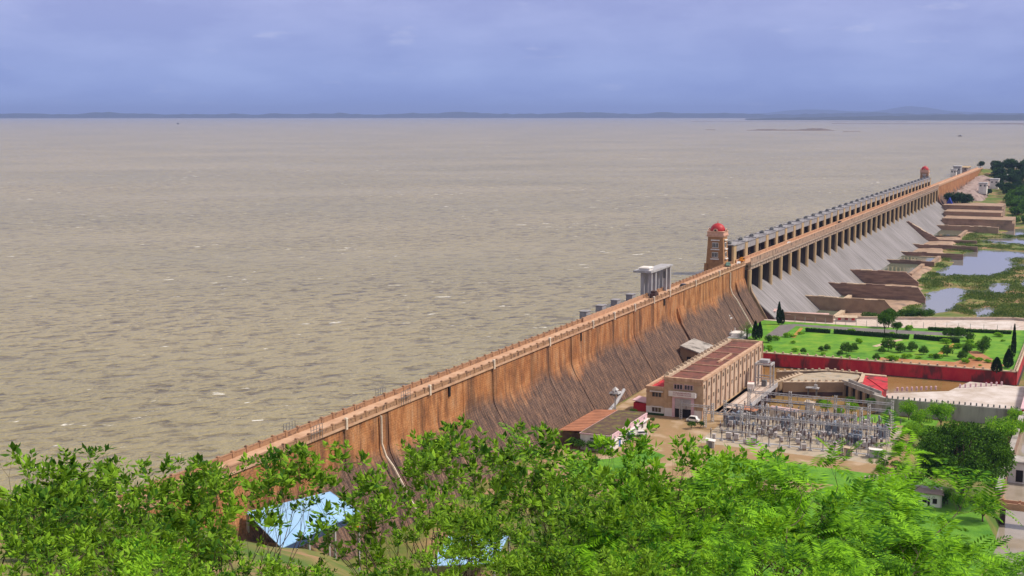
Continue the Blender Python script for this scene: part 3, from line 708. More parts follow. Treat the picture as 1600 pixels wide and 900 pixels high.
# far crest: longer panels
fp = None
upf = MB().box(701, XE, 5.55, 5.95, 25.0, 25.06).build('upstream_parapet', 'rail', dam)
dnf = MB().box(701, XE, -0.28, 0.12, 25.0, 25.06).build('downstream_parapet', 'rail', dam)
for i in range(23):
    for par, y in ((upf, 5.75), (dnf, -0.08)):
        fp = place(fp, MB().box(0.3, 20.4, -0.2, 0.2, 0, 1.1), 'parapet_panel', 'rail', par, (702 + i * 20.7, y, 25.03))
# pale lamp plinths, down-pipes and ladder frames on the downstream edge
pl = None
for xx in (-346, -307, -270, -231, -195, -175, -154, -133, -114, -80, -45):
    pl = place(pl, MB().box(-0.34, 0.34, -0.3, 0.3, -0.9, 1.5).frustum(0, 0, 1.5, 1.75, 0.42, 0.38, 0.25, 0.25), 'lamp_plinth', 'pale_post', dam, (xx, -0.32, 25.0))
def pipe(x0, pts, r, name, mat):
    m = MB()
    for a, b in zip(pts, pts[1:]): m.tube(a, b, r, r, 7)
    return m.build(name, mat, dam)
for xx in (-331, -28):
    pts = [(xx, -0.45, 24.0), (xx, -0.5, 17.5)]
    for z in (14.5, 12.3, 8, 3, 0): pts.append((xx + 0.15, -(face_t(z) + 0.9 - (0.5 if z > 14 else 0)) - 0.2, z))
    pipe(xx, pts, 0.30, 'drain_pipe', 'pale_post')
for xx in (-360.5, -322):
    m = MB()
    for dx in (0, 1.1, 2.2, 3.3, 4.4):
        for y in (6.2, -0.7): m.tube((xx + dx, y, 24.6), (xx + dx, y, 27.8), 0.06)
    for z in (26.2, 27.0, 27.8):
        for y in (6.2, -0.7): m.tube((xx, y, z), (xx + 4.4, y, z), 0.05)
    m.build('barrier_frame', 'machine', dam)
# dark recess niches (gallery vents)
vn = None
for xx in (-296, -205, -120):
    vn = place(vn, MB().box(-0.35, 0.35, -0.28, 0.3, -1.6, 0.9), 'drain_slot', 'void', dam, (xx, -0.02, 23.2))
# buttress rib that runs down to the penstock block, training rib at the spillway edge
def rib(a, b, off, name, mat='dam', z1=17.2, zb=-7):
    prof = [(-off + 0.5, z1 + 1.2), (-off, z1 - 0.4), (-off - 1.35, 12.5), (-off - (12.5 - zb) * SL - 1.35, zb), (3, zb), (3, z1 + 1.2)]
    m = MB(); m.prism_x(prof, a, b); return m.build(name, mat, dam)
rib(-104, -96, 0.9, 'buttress_rib')
rib(-17, -1.2, 0.7, 'buttress_rib')
rib(-0.9, 0.9, 2.0, 'training_wall', 'tanwall', 18.5)
rib(699.5, 703.5, 2.6, 'training_wall', 'dam', 18.5)

MT['railside'] = M('bridge_parapet_side', (0.33, 0.24, 0.19), (0.17, 0.13, 0.11), 0.45, stretch=(1, 1, 0.6), c3=(0.46, 0.31, 0.23))
# ---- spillway
GP = [(-9.5, 13.4), (-6, 14.0), (-3, 13.8), (-1, 13.2), (0.5, 12.3), (3, 10.3), (6.6, 7.2), (10, 4.3), (13, 1.7), (16, -0.9), (18.5, -3.0), (20.5, -4.6), (23, -5.9)]
def glacis_t(z):
    for (t0, z0), (t1, z1) in zip(GP[1:], GP[2:]):
        if z1 <= z <= z0: return t0 + (t1 - t0) * (z0 - z) / (z0 - z1)
    return GP[-1][0]
gprof = [(-t, z) for t, z in GP] + [(-23, -9), (9.5, -9)]
go = None
for i in range(NB):
    m = MB(); m.prism_x(gprof, 0.06, BAY - 0.06)
    go = place(go, m, 'spillway_chute', 'glacis', dam, (i * BAY, 0, 0))
m = MB(); m.prism_x([(-t + 0.3, z - 0.35) for t, z in GP] + [(-22, -9), (9, -9)], 0, NB * BAY); m.build('spillway_joint_core', 'wetwall', dam)
# piers: long wall in the water way, pale nose down-stream, tall shaft up-stream
po = pn = sf = sk = so = mo = ho = gt = br = kb = None; rl = {}
for i in range(NB + 1):
    x = i * BAY
    if 0 <= i <= NB:
        m = MB().prism_x([(-1.4, 22.2), (-1.4, 9.8), (9.5, 12.2), (9.5, 22.2)], -1.2, 1.2)
        po = place(po, m, 'pier', 'piershade', dam, (x, 0, 0))
        m = MB().add([(-1.3, -1.4, 22.2), (-1.3, -2.2, 22.2), (-0.7, -2.75, 22.2), (0.7, -2.75, 22.2), (1.3, -2.2, 22.2), (1.3, -1.4, 22.2),
                      (-1.3, -1.4, 9.2), (-1.3, -2.2, 9.2), (-0.7, -2.75, 9.2), (0.7, -2.75, 9.2), (1.3, -2.2, 9.2), (1.3, -1.4, 9.2)],
                     [(0, 1, 7, 6), (1, 2, 8, 7), (2, 3, 9, 8), (3, 4, 10, 9), (4, 5, 11, 10), (5, 0, 6, 11), (0, 5, 4, 3, 2, 1), (6, 7, 8, 9, 10, 11)])
        pn = place(pn, m, 'pier_nose', 'pier', dam, (x, 0, 0))
        m = MB().box(-2.8, 2.8, 7.6, 12.0, 12, 33.2)
        so = place(so, m, 'hoist_pier', 'piershade', dam, (x, -1.7, 0))
        m = MB().box(-2.95, 2.95, 6.9, 7.6, 22, 33.2).box(-2.3, 2.3, 6.65, 6.9, 22, 32.6)
        sf = place(sf, m, 'hoist_pier_face', 'pier', dam, (x, -1.7, 0))
        m = MB().box(-3.2, 3.2, 6.5, 12.4, 33.2, 33.7)
        sk = place(sk, m, 'pier_cap', 'hoist', dam, (x, -1.7, 0))
        m = MB().box(-1.0, 1.0, 8.6, 10.6, 0, 0.8).tube((-1.5, 9.6, 0.7), (1.5, 9.6, 0.7), 0.4, n=8).box(-0.4, 0.4, 8.9, 10.2, 0.8, 1.35)
        mo = place(mo, m, 'hoist_winch', 'machine', dam, (x, -1.7, 33.7))
    if i < NB:
        m = MB().box(2.98, BAY - 2.98, 6.8, 11.6, 0.0, 2.9).box(3.22, BAY - 3.22, 6.5, 12.0, 2.9, 3.25)
        for y in (6.6, 11.9):
            for q in range(7): m.tube((3.0 + q * (BAY - 6) / 6, y, 3.3), (3.0 + q * (BAY - 6) / 6, y, 4.3), 0.06, n=4)
            m.tube((3.0, y, 4.3), (BAY - 3.0, y, 4.3), 0.06, n=4)
        ho = place(ho, m, 'hoist_bridge', 'hoist', dam, (x, -1.7, 30.1))
        m = MB().box(2.6, BAY - 2.6, 9.2, 9.8, 12.5, 29.0)
        for q in range(5): m.box(2.85, BAY - 2.85, 8.9, 9.2, 14 + q * 3.0, 14.4 + q * 3.0)
        for q in (0.36, 0.64): m.box(BAY * q - 0.35, BAY * q + 0.35, 8.6, 9.2, 12.5, 30.2)
        gt = place(gt, m, 'spillway_gate', 'gate', dam, (x, -1.7, 0))
        m = MB().box(0.02, BAY - 0.02, -2.4, 4.85, 24.3, 25.1)
        for y in (-1.7, 0.4, 2.4, 4.3): m.box(0.02, BAY - 0.02, y - 0.45, y + 0.45, 22.2, 24.3)
        for q in range(5): m.box(0.5 + q * (BAY - 1.4) / 4, 0.9 + q * (BAY - 1.4) / 4, -2.3, -2.15, 22.2, 24.3)
        m.box(0.02, BAY - 0.02, -2.75, -2.4, 24.0, 24.6)
        br = place(br, m, 'road_bridge_span', 'girder', dam, (x, 0, 0))
        for y in (-2.45, 4.6):
            zt = 27.3 if y < 0 else 26.2
            m = MB().box(0.0, BAY, y - 0.2, y + 0.2, zt, zt + 0.3).box(0.0, BAY, y - 0.07, y + 0.07, 25.1, zt)
            for q in range(7): m.box(0.1 + q * BAY / 7, 0.7 + q * BAY / 7, y - 0.17, y + 0.17, 24.9, zt)
            rl[y] = place(rl.get(y), m, 'bridge_railing', 'rail' if y > 0 else 'railside', dam, (x, 0, 0))
            if y < 0: rl['c'] = place(rl.get('c'), MB().box(0.0, BAY, y - 0.26, y + 0.26, zt + 0.3, zt + 0.5), 'railing_coping', 'rail', dam, (x, 0, 0))
# road over the bridge
m = MB().box(-0.2, NB * BAY + 0.4, -2.0, 4.4, 25.1, 25.16); m.build('crest_road', 'deck', dam)
# divide walls standing in the stilling basin
def divide_wall(x, t0, z0, t1, z1, t2, name='divide_wall', mat='tanwall', w=0.9, label=''):
    prof = [(-(t0 - 8), z0), (-t0, z0), (-t1, z1), (-t2, z1 - 5.5 if z1 > -1 else z1), (-t2 - 0.01, -8), (-(t0 - 8), -8)]
    o = thing(name, label, 'wall', (x, -t0, -8)); rgw = random.Random(int(x))
    prof = [(y + t0, z + 8) for y, z in prof]
    MB().prism_x([(y, z - 0.25) for y, z in prof], -w, w).build('wall_body', mat, o)
    # weathered cap stones and battered footing, no two alike
    n = max(4, int((t1 - t0) / 3.2))
    for i in range(n):
        ta, tb = t0 + (t1 - t0) * i / n, t0 + (t1 - t0) * (i + 1) / n - rgw.uniform(0.02, 0.25)
        za, zb = z0 + (z1 - z0) * i / n, z0 + (z1 - z0) * (i + 1) / n
        dz = rgw.uniform(-0.28, 0.30); ww = w + rgw.uniform(-0.1, 0.28)
        MB().prism_x([(t0 - ta, za + 7.6), (t0 - ta, za + 8.05 + dz), (t0 - tb, zb + 8.05 + dz), (t0 - tb, zb + 7.6)], -ww, ww).build('cap_stone', 'copelight' if rgw.random() < 0.45 else mat, o)
    if z1 > -1:
        for i in range(n // 2):
            ta = t0 + 4 + (t1 - t0 - 4) * i / (n // 2); h = rgw.uniform(1.8, 3.6)
            MB().box(-w - rgw.uniform(0.25, 0.8), -w + 0.1, t0 - ta - (t1 - t0) / n * rgw.uniform(1.2, 2.2), t0 - ta, -0.5, h).build('footing_stone', 'apron' if rgw.random() < 0.5 else mat, o)
    return o
WALLM = M('dark_divide_wall', (0.15, 0.10, 0.082), (0.38, 0.26, 0.195), 0.3, stretch=(1, 0.35, 2.2), bump=0.06, c3=(0.26, 0.17, 0.13), lo=0.3, hi=0.7)
MT['divwall'] = WALLM
divide_wall(72, 12.6, 2.0, 52, 2.0, 57, mat='tanwall', label='tan divide wall in the spillway basin beside the garden promenade')
divide_wall(130, 12.8, 2.0, 60, 2.0, 64, mat='divwall', label='brown divide wall in the spillway basin, second from the garden')
divide_wall(195, 12.6, 2.2, 45, 2.0, 52, mat='divwall', w=1.2, label='thick brown divide wall with a sloping end, third from the garden')
divide_wall(480, 6.0, 9.2, 30, -4.0, 58, mat='divwall', w=1.5, label='dark divide wall whose top slopes steeply down the spillway face')
divide_wall(300, 16.0, -2.2, 40, -2.2, 48, mat='divwall', label='low brown divide wall beside a green pool below the middle gates')
divide_wall(360, 16.5, -2.6, 52, -2.6, 60, mat='divwall', label='low brown divide wall standing towards the river pools')
divide_wall(420, 16.5, -2.8, 56, -2.8, 64, mat='divwall', label='low brown divide wall before the sloping dark wall')
divide_wall(580, 16.0, -1.0, 60, -1.0, 66, mat='apron', w=2, label='long low pinkish masonry wall crossing the basin towards the far bank')
for i, (x, z, a, b) in enumerate(((618, 2.0, 16, 74), (655, 5.5, 13, 62), (690, 9.0, 8, 60))):
    m = MB().box(x, x + 45, -b, -a, -8, z).box(x - 0.6, x, -b - 2, -a, -8, z - 2.6)
    c = m.build('abutment_step', 'apron')
    MB().box(x - 0.8, x + 0.4, -b - 2.2, -a, z - 0.2, z + 0.35).build('coping', 'copelight', c)
    tag(c, ['lowest pinkish masonry step of the far river abutment', 'middle pinkish masonry step of the far river abutment', 'highest pinkish masonry step of the far river abutment under dark trees'][i], 'wall')

# ------------------------------------------------------------------ towers
def tower(loc, label):
    t = thing('crest_tower', label, 'tower', loc, 0.0, 'domed towers at the spillway ends')
    MB().frustum(0, 0, -6, 14.2, 4.7, 4.7, 3.75, 3.75).build('shaft', 'tower', t)
    MB().frustum(0, 0, 14.2, 14.9, 4.1, 4.1, 4.3, 4.3).box(-4.45, 4.45, -4.45, 4.45, 14.9, 15.25).build('cornice', 'towertrim', t)
    MB().box(-4.1, 4.1, -4.1, 4.1, 15.25, 16.7).box(-4.3, 4.3, -4.3, 4.3, 16.7, 17.0).build('roof_parapet', 'towertrim', t)
    d = MB().lathe([(3.6, 17.0), (3.65, 17.5), (3.5, 18.3), (3.05, 19.2), (2.3, 20.0), (1.3, 20.55), (0.4, 20.8), (0.12, 20.85)], 0, 0, 20).build('dome', 'red', t, smooth=True)
    MB().tube((0, 0, 20.7), (0, 0, 22.6), 0.14, 0.04).lathe([(0.02, 21.1), (0.3, 21.3), (0.02, 21.55)], 0, 0, 8).build('finial', 'red', d)
    for sx, sy, rz in ((-1, 0, math.pi), (0, -1, -math.pi / 2), (1, 0, 0), (0, 1, math.pi / 2)):
        def face(mb_): return mb_
        e = MB(); n = 9
        prof = [(1.25 * math.cos(math.pi * i / n), 1.4 * math.sin(math.pi * i / n)) for i in range(n + 1)]
        e.add([(0.3, a, b) for a, b in prof] + [(0, a, b) for a, b in prof], [tuple(range(n + 1))] + [(i, i + 1, n + 2 + i, n + 1 + i) for i in range(n)])
        o = e.build('pediment', 'towertrim', t, (4.15 * sx, 4.15 * sy, 17.0)); o.rotation_euler.z = rz
        v = MB().lathe([(0.42, 0.0), (0.42, 0.1)], 0, 0, 10).build('round_vent', 'void', o, (0.32, 0, 0.5)); v.rotation_euler.y = math.pi / 2
        for z in (8.9, 4.2):
            f = 4.7 - (z + 7) / 20.2 * 0.95
            w = MB().box(0, 0.16, -1.55, 1.55, 0, 2.6)
            o = w.build('window', 'white', t, (f * sx, f * sy, z)); o.rotation_euler.z = rz
            for q in (-0.75, 0.75):
                MB().box(0.16, 0.22, q - 0.62, q + 0.62, 0.25, 2.35).build('pane', 'glass', o)
            for q in (-0.75, 0.75): MB().box(0.22, 0.27, q - 0.06, q + 0.06, 0.25, 2.35).build('mullion', 'white', o)
        for z in (12.4, 7.9, 3.2):
            f = 4.7 - (z + 6.5) / 20.2 * 0.95
            o = MB().box(-0.1, 0.75, -2.1, 2.1, 0, 0.5).build('sun_shade', 'white', t, (f * sx, f * sy, z)); o.rotation_euler.z = rz
    t.scale = (0.92, 0.92, 0.92)
    for c in ((-4.4, -4.4), (4.4, -4.4), (4.4, 4.4), (-4.4, 4.4)):
        MB().frustum(c[0] * 1.02, c[1] * 1.02, -6, 1.2, 0.8, 0.8, 0.6, 0.6).build('corner_block', 'tower', t)
    return t
tower((-10.0, 10.6, 24.9), 'large ochre stone tower with red dome where the spillway begins')
tower((708.0, 11.4, 24.9), 'small distant red-domed tower at the far end of the row of spillway gates')

# ------------------------------------------------------------------ crest furniture
g = thing('intake_hoist_frame', 'grey concrete hoist frame of paired columns carrying a flat slab over the crest', 'hoist frame', (-119, 6.4, 25.0))
for sx in (-2.6, 2.2, 15.2, 20.0):
    for sy in (-1.5, 1.6):
        MB().box(sx - 0.6, sx + 0.6, sy - 0.6, sy + 0.6, -2, 9.0).build('column', 'grey', g)
MB().box(-5.0, 8.5, -2.6, 4.6, 9.0, 9.8).build('top_slab', 'grey', g)
MB().box(8.6, 22.4, -2.4, 2.6, 9.0, 9.6).build('top_slab', 'grey', g)
MB().box(-4.0, 0.6, -1.4, 2.6, 9.8, 10.7).frustum(-1.7, 0.6, 10.7, 11.1, 2.6, 2.3, 1.9, 1.7).build('hoist_cabin', 'white', g)
MB().box(14.4, 14.62, -1.9, -0.9, 5.0, 7.6).build('control_box', 'machine', g)
cw = MB().box(-2.2, 2.2, -1.0, 1.0, 0.5, 1.6).box(-1.2, 0.8, -0.9, 0.9, 1.6, 2.5).frustum(1.5, 0, 1.6, 2.1, 0.6, 0.8, 0.5, 0.6)
ww = cw.build('hoist_trolley', 'gate', loc=(-124, 2.6, 25.02)); tag(ww, 'black hoist trolley standing under the grey hoist frame', 'trolley')
for a in (-1.5, 1.5):
    for b in (-1.0, 1.0): MB().tube((a, b - 0.15, 0.5), (a, b + 0.15, 0.5), 0.5, n=10).build('wheel', 'tyre', ww)
box0 = None
for i, xx in enumerate((-181, -166, -151, -135)):
    if box0 is None:
        box0 = thing('gate_hoist_box', 'small grey gate hoist housing on the upstream edge of the crest road', 'hoist housing', (xx, 8.0, 24.0), 0, 'hoist housings on the upstream parapet')
        MB().box(-1.8, 1.8, -1.2, 1.2, 0.6, 3.3).box(-2.0, 2.0, -1.4, 1.4, 3.3, 3.5).build('housing', 'hoist', box0)
        MB().box(-1.6, 1.6, -1.9, 1.2, -4, 0.6).build('plinth', 'machine', box0)
        MB().box(2.0, 2.8, -1.0, 0.4, 0.6, 1.8).build('motor', 'machine', box0)
    else: dup(box0, (xx, 8.0, 24.0))
m = MB().box(-190, -130, 5.0, 5.4, 25.0, 26.5); tag(m.build('low_crest_wall', 'coping'), 'fresh ochre low wall in front of the grey hoist housings', 'wall')

# vehicles on the crest
def car(name, label, loc, rz, paint, L=4.0, Wd=1.7, H=1.5, group=None):
    t = thing(name, label, 'car', loc, rz, group)
    prof = [(-L / 2, 0.35), (-L / 2, 0.85), (-L / 2 + 0.15, 0.95), (-L * 0.36, 1.0), (-L * 0.24, H), (L * 0.22, H), (L * 0.34, 0.98), (L / 2 - 0.1, 0.85), (L / 2, 0.7), (L / 2, 0.35)]
    b = MB(); n = len(prof)
    b.add([(x, -Wd / 2 + (0.14 if z > 1.1 else 0), z) for x, z in prof] + [(x, Wd / 2 - (0.14 if z > 1.1 else 0), z) for x, z in prof],
          [(i, (i + 1) % n, n + (i + 1) % n, n + i) for i in range(n)] + [tuple(range(n - 1, -1, -1)), tuple(range(n, 2 * n))])
    b.build('body', paint, t)
    for sy in (-1, 1):
        MB().hexa([(-L * 0.33, sy * (Wd / 2 - 0.02), 1.02), (L * 0.31, sy * (Wd / 2 - 0.02), 1.02), (L * 0.31, sy * (Wd / 2 + 0.005), 1.02), (-L * 0.33, sy * (Wd / 2 + 0.005), 1.02),
                   (-L * 0.22, sy * (Wd / 2 - 0.15), H - 0.08), (L * 0.2, sy * (Wd / 2 - 0.15), H - 0.08), (L * 0.2, sy * (Wd / 2 - 0.10), H - 0.08), (-L * 0.22, sy * (Wd / 2 - 0.10), H - 0.08)]).build('side_window', 'glass', t)
        for sx in (-0.31, 0.31):
            w = MB().tube((0, -0.1, 0), (0, 0.1, 0), 0.33, n=12).build('wheel', 'tyre', t, (L * sx, sy * (Wd / 2 - 0.08), 0.33))
            MB().tube((0, -0.12, 0), (0, 0.12, 0), 0.18, n=10).build('rim', 'steel', w)
    MB().hexa([(L * 0.345, -Wd / 2 + 0.16, 1.0), (L * 0.345, Wd / 2 - 0.16, 1.0), (L * 0.355, Wd / 2 - 0.16, 1.02), (L * 0.355, -Wd / 2 + 0.16, 1.02), (L * 0.225, -Wd / 2 + 0.2, H - 0.06), (L * 0.225, Wd / 2 - 0.2, H - 0.06), (L * 0.24, Wd / 2 - 0.2, H - 0.04), (L * 0.24, -Wd / 2 + 0.2, H - 0.04)]).build('windscreen', 'glass', t)
    for sy in (-1, 1): MB().box(L / 2 - 0.02, L / 2 + 0.03, sy * 0.6 - 0.15, sy * 0.6 + 0.15, 0.62, 0.8).build('headlight', 'shutter', t)
    return t
MT['cargreen'] = M('car_green', (0.16, 0.28, 0.22), rough=0.3, spec=0.5); MT['carblack'] = M('car_black', (0.02, 0.02, 0.025), rough=0.25, spec=0.5); MT['carorange'] = M('car_orange', (0.62, 0.25, 0.03), rough=0.35)
car('parked_car', 'green car parked on the crest road at the foot of the domed tower', (-14, 4.3, 25.02), 0.1, 'cargreen', 4.4, 1.8, 1.9)
car('parked_car', 'pale car parked on the crest road where the spillway bridge begins', (-6, 1.6, 25.02), 0.2, 'carwhite')
car('parked_car', 'orange van on the crest road just beside the domed tower', (6, 3.2, 25.18), 0.0, 'carorange', 4.4, 1.8, 2.0)

for i, (sx, yy, pn_, lb) in enumerate(((95, 1.4, 'carwhite', 'white car driving over the spillway bridge nearest the garden end'), (240, 2.6, 'carblack', 'dark car on the middle of the spillway bridge'), (430, 1.2, 'carwhite', 'white van on the far half of the spillway bridge'), (-92, 1.3, 'carblack', 'dark car on the crest road just past the grey hoist frame'))):
    car('car', lb, (sx, yy, 25.18 if sx > 0 else 25.02), 0.0, pn_)
for i, (px, py, lb) in enumerate(((278, 194, 'tiny dark fishing boat alone on the open lake'), (1500, 213, 'tiny dark fishing boat out beyond the far end of the dam'))):
    p = PX(px, py, LAKE); sc = 3.0 if i == 0 else 1.4
    b = thing('fishing_boat', lb, 'boat', (p[0], p[1], LAKE - 0.2), 1.2)
    MB().hexa([(-4, -0.8, 0), (4, -0.8, 0), (4, 0.8, 0), (-4, 0.8, 0), (-5, -1.4, 1.4), (6, -0.5, 1.7), (6, 0.5, 1.7), (-5, 1.4, 1.4)]).build('hull', 'gate', b)
    MB().box(-2, 0.5, -0.9, 0.9, 1.4, 3.2).build('shelter', 'machine', b); b.scale = (sc, sc, sc)
# ================================================================== POWER HOUSE
ph = thing('powerhouse', 'ochre power house with dark red roof, pink doorway and ribbed long side', 'building', (-205, -31, 0))
# local x = 0..55 along the dam, y = -9 (yard side, t=40) .. 9 (dam side, t=22)
LPH, HM, HA = 76.3, 12.3, 8.8
MB().box(0, LPH, -8.7, 3.0, -6, HM - 0.9).build('main_wall', 'phbrick', ph)
MB().box(0.4, LPH - 0.3, 3.0, 9.0, -2, HA - 0.7).build('annexe_wall', 'phbrick', ph)
MB().box(-0.06, 0.0, -9.0, -6.6, 0, 2.6).box(-0.06, 0.0, 0.3, 2.9, 0, 2.6).box(0.33, 0.4, 3.0, 9.0, 0, 2.6).build('white_base_course', 'white', ph)
rf = MB().box(0.9, LPH - 0.9, -7.9, 2.2, HM - 0.9, HM - 0.62).build('roof', 'phroof', ph)
for i in range(7):
    xx = 1.6 + i * (LPH - 3.2) / 6
    MB().box(xx - 0.18, xx + 0.18, -7.9, 2.2, HM - 0.62, HM - 0.28).build('roof_rib', 'phpil', rf)
MB().box(LPH * 0.42, LPH * 0.64, -5.2, -4.6, HM - 0.62, HM - 0.1).build('roof_rib', 'phpil', rf)
MB().box(0.06, LPH, -9.12, -7.95, HM - 0.9, HM).build('parapet', 'phpil', ph)
MB().box(-0.15, 0.9, -9.12, 3.1, HM - 0.95, HM + 0.02).build('parapet', 'phpil', ph)
MB().box(LPH - 0.9, LPH + 0.15, -9.12, 3.1, HM - 0.95, HM + 0.03).build('parapet', 'phpil', ph)
MB().box(0.92, LPH - 0.92, 2.2, 3.6, HM - 0.9, HM + 0.25).build('parapet', 'copelight', ph)
pc = None
for i in range(19):
    pc = place(pc, MB().box(-0.35, 0.35, 2.3, 3.5, 0, 0.5).frustum(0, 2.9, 0.5, 0.9, 0.3, 0.5, 0.15, 0.3), 'roof_block', 'copelight', ph, (2.5 + i * 3.8, 0, HM + 0.25))
MB().box(0.2, LPH, 8.3, 9.3, HA - 0.7, HA + 0.1).box(0.2, 1.0, 3.0, 8.3, HA - 0.72, HA + 0.12).build('annexe_parapet', 'phpil', ph)
MB().box(1.0, LPH, 3.0, 8.3, HA - 0.7, HA - 0.5).build('annexe_roof', 'redwall', ph)
MB().box(-0.12, 0.35, -9.12, 3.1, HM - 1.9, HM - 1.6).build('string_course', 'phpil', ph)
MB().box(0.2, 0.42, 3.0, 9.1, HA - 1.7, HA - 1.4).build('string_course', 'phpil', ph)
for yy in (-8.95, 2.6): MB().box(-0.1, 0.3, yy - 0.5, yy + 0.5, 2.6, HM - 1.9).build('corner_strip', 'phbrick', ph)
# doorway: pink frame, half-raised shutter, canopy carrying the name
dr = MB().box(-0.5, 0.02, -6.6, -5.75, 0, 6.7).box(-0.5, 0.02, -0.55, 0.3, 0, 6.7).box(-0.5, 0.02, -5.75, -0.55, 6.0, 6.7).build('door_frame', 'pink', ph)
MB().box(-0.10, -0.02, -5.75, -0.55, 0, 2.75).build('door_opening', 'void', dr)
sh = MB()
for q in range(12): sh.box(-0.26 - 0.04 * (q % 2), -0.12, -5.75, -0.55, 2.75 + q * 0.27, 3.02 + q * 0.27)
sh.build('rolling_shutter', 'shutter', dr)
cn = MB().box(-1.5, 0.0, -7.4, 1.2, 6.7, 6.95).box(-1.5, -1.3, -7.4, 1.2, 6.95, 8.35).box(-1.3, 0, -7.4, -7.2, 6.95, 7.9).box(-1.3, 0, 1.0, 1.2, 6.95, 7.9).build('entrance_canopy', 'white', ph)
def text_part(body, size, loc, rot, mat, parent, name='lettering'):
    cu = bpy.data.curves.new('lettering', 'FONT'); cu.body = body; cu.size = size; cu.align_x = 'CENTER'; cu.extrude = 0.02; cu.resolution_u = 2
    to = bpy.data.objects.new('tmp_text', cu); COL.objects.link(to)
    dg = bpy.context.evaluated_depsgraph_get(); me = bpy.data.meshes.new_from_object(to.evaluated_get(dg))
    bpy.data.objects.remove(to)
    me.materials.clear(); me.materials.append(MT[mat])
    o = link(name, me, parent, loc); o.rotation_euler = rot
    return o
text_part('TUNGABHADRA', 0.78, (-1.53, -3.1, 7.68), (math.pi / 2, 0, -math.pi / 2), 'letters', cn)
text_part('T.B. POWER HOUSE', 0.66, (-1.53, -3.1, 7.05), (math.pi / 2, 0, -math.pi / 2), 'letters', cn)
def window(x, y, z, w, h, n, name='window', axis='x', parent=ph, frame='pink', pane='glass', out=0.08):
    """n panes in a frame on a wall whose normal is -x (axis x) or -y (axis y)"""
    fr = MB()
    if axis == 'x':
        o = fr.box(-out, 0.02, -w / 2, w / 2, 0, h).build(name, frame, parent, (x, y, z))
    else:
        o = fr.box(-w / 2, w / 2, -out, 0.02, 0, h).build(name, frame, parent, (x, y, z))
    gw = (w - 0.16 * (n + 1)) / n
    for i in range(n):
        a = -w / 2 + 0.16 + i * (gw + 0.16)
        if axis == 'x': MB().box(-out - 0.02, -out + 0.002, a, a + gw, 0.12, h - 0.12).build('pane', pane, o)
        else: MB().box(a, a + gw, -out - 0.02, -out + 0.002, 0.12, h - 0.12).build('pane', pane, o)
    return o
window(0, -4.75, 8.75, 2.9, 1.6, 3); window(0, -1.45, 8.75, 2.9, 1.6, 3)
for z, frm in ((5.6, 'phpil'), (0.8, 'white')):
    w_ = window(0.4, 5.6, z, 3.2, 1.6, 3, frame=frm, pane='glass' if z > 3 else 'mossroof')
    MB().box(-0.7, 0.0, -2.1, 2.1, 1.72, 1.9).build('sun_shade', 'white', w_)
MB().box(-0.55, 0.38, 3.1, 8.9, 0, 0.55).build('planter', 'hedge', ph)
# ribbed long side facing the yard
NPB = 14; PW = LPH / NPB
pil_o = pnl_o = pip_o = None
for i in range(NPB + 1):
    xx = min(LPH - 0.35, max(0.35, i * PW))
    pil_o = place(pil_o, MB().box(-0.34, 0.34, -0.5, 0.0, -6, HM - 0.9), 'pilaster', 'phpil', ph, (xx, -8.7, 0))
for i in range(NPB):
    xx = (i + 0.5) * PW
    pnl_o = place(pnl_o, MB().box(-PW / 2 + 0.345, PW / 2 - 0.345, -0.14, 0, -2, HM - 1.1), 'wall_panel', 'phpale', ph, (xx, -8.7, 0))
    pip_o = place(pip_o, MB().tube((0, 0, -3), (0, 0, HM - 1.0), 0.11), 'drain_pipe', 'rust', ph, (xx + PW / 2 - 0.55, -8.95, 0))
    for z, hh in ((8.9, 1.5), (4.6, 1.4)) + (((1.2, 1.3),) if i < 4 else ()):
        window(xx, -8.84, z, 1.35, hh, 1, axis='y', frame='phbrick')
# tailrace deck on columns along the long side
dkp = thing('tailrace_deck', 'narrow concrete deck on columns along the ribbed side of the power house', 'deck', (-194, -44.6, 0))
MB().box(0, 53, -3.8, 4.0, -0.75, 0.0).build('deck_slab', 'paving', dkp)
MB().box(0, 53, -4.0, -3.8, -1.2, 0.25).build('edge_beam', 'grey', dkp)
rr = None
for i in range(3): MB().box(1, 52, -2.4 + i * 2.2, -2.1 + i * 2.2, 0.0, 0.14).build('crane_rail', 'rust', dkp)
cl = None
for i in range(8):
    for yy in (-3.4, 0.0): cl = place(cl, MB().box(-0.45, 0.45, -0.45, 0.45, -7, -0.75), 'column', 'wetwall', dkp, (3 + i * 6.8, yy, 0))
rp = None
for i in range(27): rp = place(rp, MB().box(-0.05, 0.05, -0.05, 0.05, 0, 1.05), 'rail_post', 'steel', dkp, (0.5 + i * 2.0, -3.7, 0))
MB().box(0.3, 52.7, -3.74, -3.66, 1.0, 1.08).build('handrail', 'steel', dkp)
# steel gantry at the far end of the deck
gc = thing('gantry_crane', 'grey steel gantry crane frame at the end of the tailrace deck', 'crane', (-148, -45.5, 0))
for a in (-2.2, 2.2):
    for b in (-2.6, 2.6):
        MB().box(a - 0.25, a + 0.25, b - 0.25, b + 0.25, 0, 7.6).build('leg', 'steel', gc)
for b in (-2.6, 2.6): MB().box(-2.6, 2.6, b - 0.3, b + 0.3, 7.6, 8.3).build('top_beam', 'steel', gc)
for a in (-2.2, 2.2): MB().box(a - 0.25, a + 0.25, -2.3, 2.3, 7.7, 8.25).box(a - 0.15, a + 0.15, -2.3, 2.3, 3.2, 3.5).build('cross_beam', 'steel', gc)
MB().box(-1.6, 1.6, -1.5, 1.5, 8.3, 9.4).build('trolley', 'grey', gc)
MB().box(-0.8, 0.8, -0.8, 0.8, 0.2, 2.2).tube((0, 0, 2.2), (0, 0, 7.7), 0.06).build('gate_leaf', 'machine', gc)
